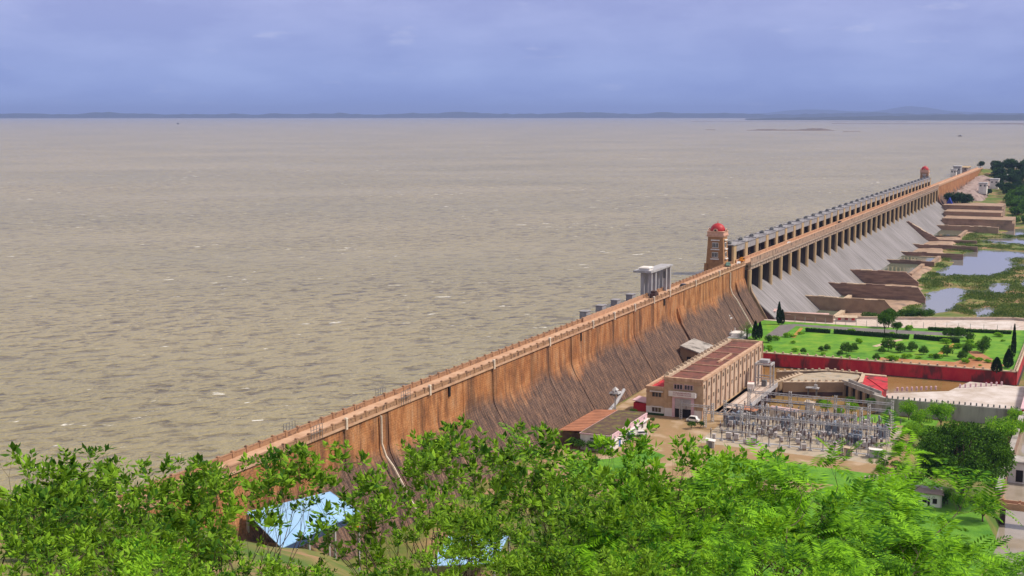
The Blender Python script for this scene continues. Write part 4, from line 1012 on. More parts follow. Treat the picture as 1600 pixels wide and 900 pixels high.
tk = thing('site_truck', 'white and red truck parked beside the steel gantry crane', 'truck', (-156.5, -43, 0.02), 0.2)
MB().box(-2.6, 1.2, -1.1, 1.1, 0.8, 2.6).build('cargo_box', 'white', tk)
MB().hexa([(1.3, -1.05, 0.7), (3.0, -1.05, 0.7), (3.0, 1.05, 0.7), (1.3, 1.05, 0.7), (1.3, -1, 2.5), (2.5, -1, 2.5), (2.5, 1, 2.5), (1.3, 1, 2.5)]).build('cab', 'redwall', tk)
for a in (-1.8, 2.1):
    for b in (-0.95, 0.95): MB().tube((a, b - 0.15, 0.45), (a, b + 0.15, 0.45), 0.45, n=10).build('wheel', 'tyre', tk)
# penstock block between dam and power house
pb = thing('penstock_block', 'masonry penstock block with dark opening at the dam foot', 'block', (-112, -13, 0))
MB().hexa([(-9, -6, -5), (8, -6, -5), (8, 6, -5), (-9, 6, -5), (-9, -3, 3.8), (8, -3, 3.8), (8, 6, 6.5), (-9, 6, 6.5)]).build('body', 'tanwall', pb)
MB().hexa([(-9.4, -3.4, 3.9), (8.4, -3.4, 3.9), (8.4, 6, 6.6), (-9.4, 6, 6.6), (-9.4, -3.4, 4.4), (8.4, -3.4, 4.4), (8.4, 6, 7.1), (-9.4, 6, 7.1)]).build('top_slab', 'conc', pb)
MB().box(-9.12, -8.9, -2.6, 3.4, -1.0, 3.0).build('opening', 'void', pb)
m = MB().box(-150, -88, -21, -19.8, -7, 0.6); tag(m.build('red_low_wall', 'redwall'), 'short red wall between the dam foot and the power house roof', 'wall')

# ------------------------------------------------------------------ white office building with orange annexe
ob = thing('office_building', 'white low office with mossy flat roof, pink trim and blue doors', 'building', (-254, -24, 0))
OH = 4.4
MB().box(0, 31, -4.4, 4.6, -0.5, OH).build('wall', 'white', ob)
MB().box(-0.2, 31.2, -4.6, 4.8, OH, OH + 0.35).build('roof_slab', 'pink', ob)
MB().box(0.15, 30.8, -4.25, 4.45, OH + 0.35, OH + 0.5).build('roof', 'mossroof', ob)
MB().box(-0.02, 31.0, -4.55, -4.4, OH - 1.25, OH - 0.1).build('frieze', 'pink', ob)
MB().box(-0.5, 31.2, -5.3, -4.4, OH - 1.45, OH - 1.28).build('sun_shade', 'white', ob)
for i in range(7):
    MB().box(-0.45, 0.45, -0.06, 0.0, 0, 0.55).build('vent', 'machine', ob, (3 + i * 4.2, -4.56, OH - 0.95))
for xx, kind in ((3.2, 'w'), (7.5, 'd'), (11.5, 'w'), (15.6, 'd'), (18.0, 'd'), (22.5, 'w'), (27, 'w')):
    if kind == 'w': window(xx, -4.4, 1.0, 1.5, 1.5, 2, axis='y', parent=ob, frame='machine')
    else:
        d_ = MB().box(-0.75, 0.75, -0.1, 0.02, 0, 2.5).build('door', 'bluepaint', ob, (xx, -4.4, 0)); MB().box(0.4, 0.5, -0.16, -0.1, 1.0, 1.3).build('handle', 'steel', d_)
window(0, 1.0, 0.6, 1.9, 1.7, 1, parent=ob, frame='machine', pane='void'); window(0, 1.0, 3.1, 1.3, 0.5, 1, parent=ob, frame='machine')
window(0, -3.0, 1.0, 1.2, 1.4, 1, parent=ob, frame='machine')
sa = thing('lean_to_shed', 'long lean-to shed with orange sheet roof behind the white office', 'shed', (-252, -14.5, 0))
MB().hexa([(0, -4.6, 4.6), (29, -4.6, 4.6), (29, 2.6, 4.0), (0, 2.6, 4.0), (0, -4.6, 4.8), (29, -4.6, 4.8), (29, 2.6, 4.2), (0, 2.6, 4.2)]).build('roof', 'terracotta', sa)
MB().box(0.6, 28.5, -4.2, 2.2, -1, 3.95).build('wall', 'mossroof', sa)
for i in range(14): MB().hexa([(i * 2.1 + 0.8, -4.6, 4.8), (i * 2.1 + 1.0, -4.6, 4.8), (i * 2.1 + 1.0, 2.6, 4.2), (i * 2.1 + 0.8, 2.6, 4.2), (i * 2.1 + 0.8, -4.6, 4.88), (i * 2.1 + 1.0, -4.6, 4.88), (i * 2.1 + 1.0, 2.6, 4.28), (i * 2.1 + 0.8, 2.6, 4.28)]).build('roof_seam', 'terracotta', sa)
hut = thing('store_hut', 'small red-walled hut between the power house and the dam', 'hut', (-199, -19.5, 0))
MB().box(-3, 3, -2.2, 2.6, -1, 2.6).build('wall', 'redwall', hut)
MB().hexa([(-3.3, -2.6, 2.6), (3.3, -2.6, 2.6), (3.3, 2.9, 3.3), (-3.3, 2.9, 3.3), (-3.3, -2.6, 2.8), (3.3, -2.6, 2.8), (3.3, 2.9, 3.5), (-3.3, 2.9, 3.5)]).build('roof', 'pink', hut)
pen = MB()
for a, b in (((-228, -15, 1.5), (-212, -14.5, 4.0)), ((-212, -14.5, 4.0), (-203, -14, 6.6))): pen.tube(a, b, 0.55, n=10)
tag(pen.build('water_pipe', 'grey'), 'pale grey pipe rising from the orange shed towards the power house', 'pipe')
wl_ = MB().box(-222, -216, -22, -21.3, -0.2, 2.2).box(-222, -221.3, -22, -17, -0.2, 2.2); tag(wl_.build('yard_wall', 'pale_post'), 'pale yard wall at the end of the white office', 'wall')
car('parked_car', 'white car parked in the sandy yard beside the white office', (*Pz(1001, 681), 0.02), -0.9, 'carwhite', 4.2, 1.75, 1.55)
car('parked_car', 'white jeep standing in front of the power house shutter', (*Pz(1083, 659), 0.02), 1.5, 'carwhite', 4.0, 1.8, 1.8)

# ------------------------------------------------------------------ blue roof shed and its neighbour below the hill
bs = thing('blue_roof_shed', 'open shed with large pale blue sheet roof at the foot of the dam', 'shed', (0, 0, 0))
c1, c2, c3, c4 = PX(515, 768, 16.4), PX(562, 800, 14.0), PX(440, 856, 14.0), PX(384, 800, 16.4)
def slab(a, b, c, d, th, name, mat, par):
    dn_ = lambda p: (p[0], p[1], p[2] - th)
    return MB().hexa([dn_(a), dn_(b), dn_(c), dn_(d), a, b, c, d]).build(name, mat, par)
rfb = slab(c1, c2, c3, c4, 0.15, 'roof', 'bluesheet', bs)
def lerp(a, b, u): return tuple(a[i] + (b[i] - a[i]) * u for i in range(3))
for i in range(15):
    u = i / 14
    a, b = lerp(c1, c4, u), lerp(c2, c3, u)
    MB().tube((a[0], a[1], a[2] + 0.02), (b[0], b[1], b[2] + 0.02), 0.06, n=4).build('roof_seam', 'bluesheet', rfb)
for a, b in ((c1, c2), (c2, c3)):
    a2, b2 = lerp(a, b, 0.0), lerp(a, b, 1.0)
    MB().hexa([(a2[0], a2[1], a2[2] - 1.4), (b2[0], b2[1], b2[2] - 1.4), (b2[0] - 0.15, b2[1] + 0.15, b2[2] - 1.4), (a2[0] - 0.15, a2[1] + 0.15, a2[2] - 1.4),
               (a2[0], a2[1], a2[2] - 0.15), (b2[0], b2[1], b2[2] - 0.15), (b2[0] - 0.15, b2[1] + 0.15, b2[2] - 0.15), (a2[0] - 0.15, a2[1] + 0.15, a2[2] - 0.15)]).build('fascia', 'bluedark', bs)
for u in (0.02, 0.34, 0.67, 0.98):
    for e0, e1 in ((c1, c4), (c2, c3)):
        p = lerp(e0, e1, u); MB().box(p[0] - 0.2, p[0] + 0.2, p[1] - 0.2, p[1] + 0.2, ground_z(p[0], p[1]) - 2, p[2] - 0.15).build('post', 'steel', bs)
d1, d2, d3, d4 = PX(700, 838, 6.5), PX(795, 836, 6.0), PX(772, 880, 5.0), PX(672, 884, 5.5)
bs2 = thing('blue_roof_shed', 'smaller blue-roofed shed half hidden behind the leafy trees', 'shed', (0, 0, 0))
slab(d1, d2, d3, d4, 0.15, 'roof', 'bluesheet', bs2)
for p in (d1, d2, d3, d4): MB().box(p[0] - 0.2, p[0] + 0.2, p[1] - 0.2, p[1] + 0.2, -2 + ground_z(p[0], p[1]), p[2] - 0.1).build('post', 'steel', bs2)
fl = thing('orange_flag_pole', 'orange cloth flags strung on a pole beside the blue-roofed shed', 'flag', PX(556, 860, 9))
p0 = PX(556, 860, 9)
MB().tube((0, 0, -4), (0, 0, 6.5), 0.08).build('pole', 'rust', fl)
for i in range(4):
    MB().hexa([(0.2 + i * 0.9, -i * 0.5, 4.6 - i * 0.4), (0.9 + i * 0.9, -i * 0.5 - 0.3, 4.4 - i * 0.4), (0.9 + i * 0.9, -i * 0.5 - 0.26, 4.4 - i * 0.4), (0.2 + i * 0.9, -i * 0.5 + 0.04, 4.6 - i * 0.4),
               (0.2 + i * 0.9, -i * 0.5, 5.5 - i * 0.4), (0.9 + i * 0.9, -i * 0.5 - 0.3, 5.4 - i * 0.4), (0.9 + i * 0.9, -i * 0.5 - 0.26, 5.4 - i * 0.4), (0.2 + i * 0.9, -i * 0.5 + 0.04, 5.5 - i * 0.4)]).build('cloth', 'orangecloth', fl)

# ------------------------------------------------------------------ walls of garden, tailrace and canal
def wall_line(name, label, pts, z0, z1, w, mat, cope=None, base=None, baseh=0.0, blocks=None, cat='wall'):
    t = thing(name, label, cat, (pts[0][0], pts[0][1], z0))
    ox, oy = pts[0]
    for (a, b), (c, d) in zip(pts, pts[1:]):
        L = math.hypot(c - a, d - b); an = math.atan2(d - b, c - a)
        def seg(mb_, nm, mt):
            o = mb_.build(nm, mt, t, (a - ox, b - oy, 0)); o.rotation_euler.z = an; return o
        body = seg(MB().box(-w / 2, L + w / 2, -w / 2, w / 2, 0, z1 - z0), 'wall_body', mat)
        if base: seg(MB().box(-w / 2 - 0.05, L + w / 2 + 0.05, -w / 2 - 0.08, w / 2 + 0.08, -0.5, baseh), 'wet_base', base)
        if cope: seg(MB().box(-w / 2 - 0.1, L + w / 2 + 0.1, -w / 2 - 0.15, w / 2 + 0.15, z1 - z0, z1 - z0 + 0.35), 'coping', cope)
        if blocks:
            n = int(L / blocks); first = None
            for i in range(n + 1):
                mbk = MB().box(-0.35, 0.35, -0.28, 0.28, 0, 0.7)
                lx = min(i * blocks, L)
                if first is None: first = mbk.build('coping_block', cope or mat, body, (lx, 0, z1 - z0 + 0.3))
                else: share(first, body, (lx, 0, z1 - z0 + 0.3))
    return t
wall_line('garden_wall', 'long crimson painted retaining wall below the lawn', tz([(-87, 22), (-87.5, 122)]), -6.5, 0.35, 1.2, 'redwall', 'copelight', 'wetwall', 2.1, 3.2)
wall_line('garden_wall', 'crimson retaining wall turning the corner at the end of the lawn', tz([(-86.5, 122.6), (8, 122.4)]), -6.5, 0.35, 1.2, 'redwall', 'copelight', 'wetwall', 2.1, 3.2)
wall_line('tailrace_wall', 'tan masonry wall with dark waterline across the tailrace pool', tz([(-141, 47), (-121, 52)]), -7, -0.1, 1.4, 'tanwall', 'copelight', 'wetwall', 3.6, 2.4)
wall_line('tailrace_wall', 'tan masonry wall with dark waterline between the pool and the regulator', tz([(-138, 50.5), (-129.5, 69)]), -7, -0.1, 1.6, 'tanwall', 'copelight', 'wetwall', 3.6, 2.4)
m = MB().prism_z(tz([(-137.5, 51), (-121, 51), (-112, 60), (-112, 71), (-117, 73), (-129, 69)]), -7, -0.25); tag(m.build('regulator_terrace', 'gravel'), 'weedy stone terrace behind the tan tailrace wall', 'terrace')
wall_line('terrace_wall', 'pale low stone edge along the weedy terrace under the crimson wall', tz([(-121, 44), (-111, 60), (-111.5, 72)]), -7, 0.0, 1.0, 'tanwall', 'copelight', None, 0, 2.6)
wedge = thing('red_wing_wall', 'crimson wing wall stepping down into the canal beside the regulator', 'wall', (0, 0, 0))
MB().prism_z(tz([(-130, 74), (-112.5, 72.5), (-113, 81), (-138, 85), (-142, 83)]), -7, 0.0).build('wall_body', 'redwall', wedge)
MB().prism_z(tz([(-130, 74), (-112.5, 72.5), (-113, 81.2), (-115, 81.2), (-115, 74), (-129, 75.5)]), 0.003, 0.45).build('coping', 'copelight', wedge)
MB().prism_z(tz([(-119, 75.3), (-116, 75.2), (-116, 82), (-137.5, 85.3), (-138.5, 84.6)]), 0.0, 0.25).build('red_ledge', 'redwall', wedge)
# regulator with four piers
rg = thing('tailrace_regulator', 'small regulator bridge of stone piers between tailrace pool and canal', 'regulator', (-128.5, -69.8, 0), math.atan2(-13, -15.5))
MB().box(-0.8, 20.6, -1.4, 1.6, -0.75, -0.05).build('deck', 'conc', rg)
for b in (-1.3, 1.5): MB().box(-0.8, 20.6, b - 0.15, b + 0.15, -0.05, 0.75).build('parapet', 'conc', rg)
pr = None
for i in range(5): pr = place(pr, MB().box(-0.8, 0.8, -1.8, 1.8, -8, -0.75).lathe([(0.8, -8), (0.8, -1.2)], 0, 1.8, 10).lathe([(1.1, -1.2), (1.1, -0.76)], 0, 1.5, 10), 'pier', 'tanwall', rg, (1.0 + i * 4.6, 0, 0))
MB().box(0, 20, -1.0, -0.7, -8, -0.8).build('gate_leaf', 'void', rg)
wall_line('canal_wall', 'tall stained grey concrete canal wall with posts along its top', tz([(-145.5, 82), (-150, 87), (-150.4, 128)]), -7, 0.0, 1.2, 'conc', None, None, 0, None)
cb_ = None
for i in range(24):
    xx, yy = -150.0, -(87 + i * 1.75)
    if cb_ is None: cb_ = tag(MB().box(-0.22, 0.22, -0.22, 0.22, 0, 0.75).frustum(0, 0, 0.75, 0.95, 0.26, 0.26, 0.1, 0.1).build('canal_bollard', 'machine', None, (xx, yy, 0)), 'short dark bollard on top of the stained concrete canal wall', 'bollard', 'bollards on the canal wall')
    else:
        c = cb_.copy(); COL.objects.link(c); c.location = (xx, yy, 0)
fb_ = None
for i in range(9):
    p = lerp(PX(1402, 611, -2.6), PX(1462, 609, -2.6), i / 8)
    if fb_ is None: fb_ = tag(MB().box(-0.3, 0.3, -0.3, 0.3, 0, 1.1).frustum(0, 0, 1.1, 1.35, 0.36, 0.36, 0.2, 0.2).build('canal_marker_post', 'pink', None, p), 'pinkish marker post at the water edge of the pale silt bank', 'post', 'marker posts beside the silt bank')
    else:
        c = fb_.copy(); COL.objects.link(c); c.location = p
for i in range(9):
    c = fb_.copy(); COL.objects.link(c); c.location = lerp(PX(1500, 606, -2.6), PX(1565, 602, -2.6), i / 8)
rw = thing('canal_ramp_wall', 'sloping crimson wall at the end of the grey canal wall', 'wall', (-150, -129, 0))
MB().hexa([(0, -1, -7), (52, -1, -7), (52, 0.6, -7), (0, 0.6, -7), (0, -1, 0.0), (52, -1, 1.5), (52, 0.6, 1.5), (0, 0.6, 0.0)]).build('wall_body', 'redwall', rw)
MB().hexa([(0, -1.2, 0.01), (52, -1.2, 1.51), (52, 0.8, 1.51), (0, 0.8, 0.01), (0, -1.2, 0.4), (52, -1.2, 1.9), (52, 0.8, 1.9), (0, 0.8, 0.4)]).build('coping', 'pink', rw)
ct = thing('canal_outlet', 'dark culvert outlet under a concrete slab at the end of the canal wall', 'culvert', (-152, -132, -5))
MB().box(-4, 2, -8, 3, 3.4, 4.6).build('slab', 'conc', ct); MB().box(-1.4, -1.0, -8, 3, -3, 3.4).build('opening', 'void', ct)
for yy in (3.0, -2.5, -8): MB().box(-4, 1, yy - 0.5, yy + 0.5, -3, 3.4).build('pier', 'white', ct)

# promenade: parapet, pink kiosks, posts
wall_line('promenade_wall', 'low pale wall on the river edge of the garden promenade', tz(NPROM), -8, 0.9, 0.8, 'paving', 'copelight', None, 0, None)
fp0 = None
pts = tz([(-3, 24), (-2, 60), (8, 98), (10, 120)])
for (a, b) in zip(pts, pts[1:]):
    L = math.dist(a, b); n = max(1, int(L / 4.5))
    for i in range(n):
        p = (a[0] + (b[0] - a[0]) * i / n, a[1] + (b[1] - a[1]) * i / n, 0.03)
        if fp0 is None:
            fp0 = thing('promenade_fence_post', 'thin steel fence post with short arm along the promenade', 'post', p, 0, 'fence posts along the promenade')
            MB().box(-0.09, 0.09, -0.09, 0.09, 0, 2.4).build('upright', 'steel', fp0); MB().tube((0, 0, 2.4), (-0.4, 0, 2.8), 0.05).build('arm', 'steel', fp0)
        else: dup(fp0, p)
def kiosk(loc, rz, L, Wd, H, label, roofmat='pink'):
    t = thing('promenade_kiosk', label, 'kiosk', loc, rz)
    MB().box(-L / 2, L / 2, -Wd / 2, Wd / 2, 0, H).build('wall', 'paving', t)
    MB().hexa([(-L / 2 - 0.4, -Wd / 2 - 0.5, H), (L / 2 + 0.4, -Wd / 2 - 0.5, H), (L / 2 + 0.4, Wd / 2 + 0.5, H + 0.5), (-L / 2 - 0.4, Wd / 2 + 0.5, H + 0.5), (-L / 2 - 0.4, -Wd / 2 - 0.5, H + 0.2), (L / 2 + 0.4, -Wd / 2 - 0.5, H + 0.2), (L / 2 + 0.4, Wd / 2 + 0.5, H + 0.7), (-L / 2 - 0.4, Wd / 2 + 0.5, H + 0.7)]).build('roof', roofmat, t)
    n = int(L / 2.6)
    for i in range(n):
        MB().box(-0.7, 0.7, -0.08, 0.02, 0, 1.3).build('shutter', 'redwall', t, (-L / 2 + (i + 0.5) * L / n, -Wd / 2, 0.7))
    return t
MT['roofpink'] = M('faded_pink_roof', (0.66, 0.46, 0.45), (0.56, 0.36, 0.34), 0.5)
kiosk((*Pz(1262, 500), 0.02), -math.pi / 2 + 0.18, 18, 3.6, 2.4, 'long low kiosk row with pink roof at the foot of the spillway', 'roofpink')
kiosk((*Pz(1322, 502), 0.02), -math.pi / 2 + 0.2, 9, 3.0, 1.8, 'short cream-roofed kiosk beside the long pink kiosk row', 'copelight')
kiosk((*Pz(1200, 494), 0.02), -math.pi / 2 + 0.1, 7, 4, 2.6, 'small kiosk in the corner between dam and spillway', 'roofpink')
m = MB().box(1.5, 3.2, -40, -16, 0, 3.4); tag(m.build('promenade_back_wall', 'divwall'), 'dark brown back wall behind the pink kiosk row', 'wall')
pv = thing('garden_pavilion', 'white stepped pavilion base at the dam foot beside the palm', 'pavilion', (*Pz(1152, 527), 0.0), 0.0)
MB().box(-7, 7, -4.2, 4.2, 0, 0.8).build('terrace', 'grey', pv); MB().box(-2.5, 5, -2.8, 2.8, 0.8, 2.0).build('plinth', 'white', pv)
for i in range(4): MB().box(-3.1 - i * 0.5, -2.6 - i * 0.5, -1.6, 1.6, 0.8, 1.8 - i * 0.25).build('step', 'white', pv)
for a in (-1.8, 4.3):
    for b in (-2.2, 2.2): MB().tube((a, b, 2.0), (a, b, 3.2), 0.22, n=8).build('baluster', 'white', pv)
def mast(loc, H, label, head=1.6):
    t = thing('floodlight_mast', label, 'lamp', loc)
    for a in (-0.5, 0.5):
        MB().tube((a, 0, 0), (a * 0.8, 0, H), 0.16, 0.12, 8).build('pole', 'steel', t)
    h = MB().frustum(0, 0, H, H + 0.5, head, head, head * 0.8, head * 0.8).box(-head, head, -0.15, 0.15, H + 0.5, H + 1.1).build('head_frame', 'steel', t)
    for i in range(6):
        a = i * math.pi / 3
        MB().frustum(head * 0.8 * math.cos(a), head * 0.8 * math.sin(a), H - 0.7, H, 0.25, 0.25, 0.42, 0.42).build('floodlight', 'machine', t)
    MB().lathe([(head * 0.7, H + 1.1), (head * 0.4, H + 1.5), (0.1, H + 1.9)], 0, 0, 10).build('cap', 'steel', t)
    return t
mast((*Pz(1137, 519), 0), 6.0, 'steel floodlight mast in front of the dark dam face at the lawn corner')
mast((*Pz(961, 655), 0), 8.2, 'steel floodlight mast beside the orange shed roof at the dam foot')
mast((*Pz(1196, 488), 0), 5.0, 'small floodlight mast in front of the spillway chute')
# ================================================================== SWITCHYARD
def lattice(mb, p0, p1, w=0.5, n=8, r=0.045):
    p0, p1 = Vector(p0), Vector(p1); d = (p1 - p0).normalized()
    a = Vector((0, 0, 1)) if abs(d.z) < 0.5 else Vector((1, 0, 0))
    s = d.cross(a).normalized() * w / 2; u = s.cross(d).normalized() * w / 2
    cs = [s + u, s - u, -s - u, -s + u]
    for c in cs: mb.tube(p0 + c, p1 + c, r, n=4)
    for i in range(n):
        q0, q1 = p0.lerp(p1, i / n), p0.lerp(p1, (i + 1) / n)
        for k in range(4): mb.tube(q0 + cs[k], q1 + cs[(k + 1) % 4], r * 0.7, n=3)
def gantry(x, ts, H, label):
    t = thing('steel_gantry', label, 'gantry', (x, -ts[0], 0), 0, 'steel gantries in the switchyard')
    for tt in ts:
        m = MB(); lattice(m, (0, -(tt - ts[0]), 0), (0, -(tt - ts[0]), H + 1.2), 0.7, 9, 0.085); m.build('post', 'steel', t)
    for a, b in zip(ts, ts[1:]):
        m = MB(); lattice(m, (0, -(a - ts[0]), H), (0, -(b - ts[0]), H), 0.6, 10, 0.075); m.build('beam', 'steel', t)
        for k in range(3):
            yy = -(a - ts[0]) - (b - a) * (k + 0.5) / 3
            m = MB()
            for q in range(6): m.lathe([(0.06, H - 0.5 - q * 0.22), (0.17, H - 0.42 - q * 0.22), (0.06, H - 0.34 - q * 0.22)], 0, yy, 7)
            m.build('insulator_string', 'insul', t)
    return t
gantry(-186.5, [50, 63, 77, 94], 6.0, 'tallest steel gantry along the tailrace edge of the switchyard')
gantry(-193.5, [56, 70, 82, 95], 5.4, 'steel gantry second from the tailrace pool')
gantry(-204, [47, 60, 74, 86], 5.2, 'steel gantry across the middle of the switchyard')
gantry(-215, [44, 57, 70, 84, 97], 4.8, 'steel gantry towards the sandy road of the switchyard')
gantry(-207, [34, 44], 4.6, 'low steel gantry between power house door and switchyard')
wr = MB()
for k in range(14):
    yy = -(50 + k * 3.3)
    pts = [(-186.5, yy, 4.5), (-193.5, yy - 0.4, 3.9), (-204, yy + 0.3, 3.7), (-215, yy, 3.3)]
    for a, b in zip(pts, pts[1:]):
        mid = tuple((a[i] + b[i]) / 2 - (0.5 if i == 2 else 0) for i in range(3))
        wr.tube(a, mid, 0.035, n=3); wr.tube(mid, b, 0.035, n=3)
wo = wr.build('overhead_conductors', 'machine'); tag(wo, 'thin overhead conductor wires strung between the switchyard gantries', 'wires')
# equipment posts
def eq_post(kind):
    t = thing('insulator_post', '', 'insulator', (0, 0, 0))
    h = (2.0, 1.5, 2.3)[kind]
    m = MB()
    if kind == 0: m.box(-0.16, 0.16, -0.16, 0.16, 0, h).box(-0.45, 0.45, -0.45, 0.45, 0, 0.3)
    elif kind == 1:
        for a in (-0.35, 0.35): m.box(a - 0.07, a + 0.07, -0.07, 0.07, 0, h)
        m.box(-0.6, 0.6, -0.2, 0.2, h - 0.2, h)
    else:
        for a in (-0.3, 0.3):
            for b in (-0.3, 0.3): m.tube((a, b, 0), (a * 0.5, b * 0.5, h), 0.05, n=4)
        m.box(-0.3, 0.3, -0.3, 0.3, h - 0.12, h)
    m.build('stand', 'steel', t)
    ins = MB()
    for cx in ((0,), (-0.45, 0.45), (0,))[kind]:
        n = (6, 5, 8)[kind]; pr_ = [(0.09, h)]
        for q in range(n):
            z = h + 0.05 + q * 0.2; pr_ += [(0.10, z), (0.27, z + 0.08), (0.10, z + 0.16)]
        ins.lathe(pr_ + [(0.05, h + n * 0.2 + 0.1)], cx, 0, 8)
    ins.build('insulator', 'insul', t)
    top = h + (6, 5, 8)[kind] * 0.2 + 0.1
    m = MB()
    if kind == 0: m.lathe([(0.2, top), (0.24, top + 0.35), (0.1, top + 0.55)], 0, 0, 8)
    elif kind == 1: m.box(-0.6, 0.6, -0.06, 0.06, top, top + 0.12).tube((-0.45, 0, top), (0.1, 0, top + 0.9), 0.05)
    else: m.lathe([(0.3, top), (0.3, top + 0.6), (0.12, top + 0.8)], 0, 0, 8)
    m.build('terminal', 'grey' if kind != 2 else 'blue', t)
    return t
EQL = ['brown insulator column on a single steel post in the gravel switchyard', 'twin insulator switch with a raised blade arm in the gravel switchyard', 'tall insulator on a braced stand with blue-grey tank top in the switchyard']
EQG = ['single post insulators', 'twin post switches', 'instrument transformers']
protos = []
rows = [(-190.5, 0, 2.0), (-194.5, 1, 2.3), (-197.5, 0, 2.1), (-200.5, 2, 2.6), (-203, 0, 2.2), (-206.5, 1, 2.3), (-209, 0, 2.1), (-212, 2, 2.6), (-214, 0, 2.6), (-217.5, 1, 2.3), (-220.5, 0, 2.2), (-224.5, 2, 2.7), (-228.5, 0, 3.0)]
used = {}
for rx, kind, sp in rows:
    tt = 49.0 + RNG.uniform(0, 2)
    while tt < 96:
        if RNG.random() < 0.82:
            loc = (rx + RNG.uniform(-0.5, 0.5), -tt, 0.0); sc = RNG.uniform(0.85, 1.15)
            if kind not in used:
                e = eq_post(kind); e['label'] = EQL[kind]; e['group'] = EQG[kind] + ' in the switchyard'; e.location = loc; used[kind] = e
            else: dup(used[kind], loc, RNG.uniform(-0.15, 0.15), sc)
        tt += sp * RNG.uniform(0.85, 1.2)
def transformer(loc, rz, label):
    t = thing('power_transformer', label, 'transformer', loc, rz)
    MB().box(-1.6, 1.6, -1.1, 1.1, 0.4, 2.9).box(-1.7, 1.7, -1.2, 1.2, 2.9, 3.05).build('tank', 'blue', t)
    MB().box(-1.9, 1.9, -1.4, 1.4, 0, 0.4).build('plinth', 'grey', t)
    for s in (-1, 1):
        m = MB()
        for i in range(8): m.box(-1.4 + i * 0.4, -1.32 + i * 0.4, s * 1.1, s * 1.85, 0.7, 2.7)
        m.build('radiator', 'blue', t)
    for i in range(3):
        m = MB().lathe([(0.16, 3.05), (0.22, 3.3), (0.1, 3.4), (0.2, 3.6), (0.1, 3.7), (0.18, 3.9), (0.05, 4.2)], -0.9 + i * 0.9, 0.3, 8); m.build('bushing', 'insul', t)
    MB().tube((-1.7, -0.7, 3.6), (1.5, -0.7, 3.6), 0.35, n=10).box(-1.2, -1.1, -0.8, -0.6, 3.05, 3.4).box(1.0, 1.1, -0.8, -0.6, 3.05, 3.4).build('conservator', 'blue', t)
    return t
transformer((*Pz(1380, 684), 0), 0.2, 'blue-grey transformer at the green end of the switchyard')
transformer((*Pz(1336, 694), 0), 1.4, 'blue-grey transformer behind the cream kiosk roof in the switchyard')
transformer((*Pz(1300, 678), 0), 0.1, 'blue-grey transformer in the middle of the switchyard insulators')
transformer((*Pz(1228, 668), 0), 0.2, 'blue-grey transformer beside the pale shed in the switchyard')
transformer((*Pz(1150, 661), 0), 0.0, 'blue-grey transformer near the orange-roofed hut')
transformer((*Pz(1142, 664.5), 0), 0.5, 'blue-grey transformer beside the power house corner')
def small_hut(loc, rz, L, Wd, H, wm, rm, label, name='switchyard_hut'):
    t = thing(name, label, 'hut', loc, rz)
    MB().box(-L / 2, L / 2, -Wd / 2, Wd / 2, 0, H).build('wall', wm, t)
    MB().hexa([(-L / 2 - 0.3, -Wd / 2 - 0.3, H), (L / 2 + 0.3, -Wd / 2 - 0.3, H), (L / 2 + 0.3, Wd / 2 + 0.3, H + 0.4), (-L / 2 - 0.3, Wd / 2 + 0.3, H + 0.4), (-L / 2 - 0.3, -Wd / 2 - 0.3, H + 0.15), (L / 2 + 0.3, -Wd / 2 - 0.3, H + 0.15), (L / 2 + 0.3, Wd / 2 + 0.3, H + 0.55), (-L / 2 - 0.3, Wd / 2 + 0.3, H + 0.55)]).build('roof', rm, t)
    MB().box(-L / 2 - 0.06, -L / 2 + 0.02, -0.5, 0.5, 0, min(2.0, H - 0.2)).build('door', 'machine', t)
    return t
small_hut((*Pz(1172, 652), 0), 0.0, 4.5, 4, 2.4, 'machine', 'terracotta', 'small hut with bright orange roof at the switchyard corner')
small_hut((*Pz(1225, 655), 0), 0.0, 3, 8, 3.0, 'pale_post', 'roofpink', 'long pale shed with pink roof edge behind the insulators')
small_hut((*Pz(1265, 652), 0), 0.0, 3, 2.4, 4.6, 'pale_post', 'copelight', 'tall pale masonry cabin beside the tailrace pool')
small_hut((*Pz(1325, 712), 0), 0.1, 1.8, 2.2, 2.0, 'copelight', 'copelight', 'cream kiosk among the grey switchgear near the sandy road')
small_hut((*Pz(1368, 715), 0), 0.3, 1.8, 3.2, 2.0, 'grey', 'white', 'white-topped switch cabinet at the sandy road end of the yard')
small_hut((*Pz(1110, 699), 0), 0.2, 2.2, 2.2, 1.9, 'steel', 'white', 'small steel cabinet with white top beside the leafy slope')
for q, (px, py, H) in enumerate(((1344, 690, 10.0), (1356, 688, 10.6), (1158, 676, 8.0))):
    m = MB(); p = Pz(px, py)
    lattice(m, (0, 0, 0), (0, 0, H), 0.75, 12, 0.07)
    t = thing('lattice_mast', ['lattice lightning mast standing among the switchyard transformers', 'lattice lightning mast, taller of the pair among the transformers', 'lattice mast near the orange-roofed hut'][q], 'mast', (p[0], p[1], 0))
    m.build('lattice', 'steel', t)
    MB().box(-1.3, 1.3, -0.08, 0.08, H - 0.6, H - 0.4).build('cross_arm', 'steel', t)
for i, xx in enumerate((-192.5, -205, -216.2, -226.5)):
    m = MB()
    for q in range(24): m.box(xx - 0.45, xx + 0.45, -(49 + q * 1.95), -(49 + q * 1.95 + 1.85), 0.02, 0.14)
    o = m.build('cable_trench_cover', 'grey'); o['kind'] = 'stuff'; o['label'] = 'row of concrete cable trench covers in the switchyard gravel'; o['category'] = 'trench covers'
mbx = None
rg = random.Random(64)
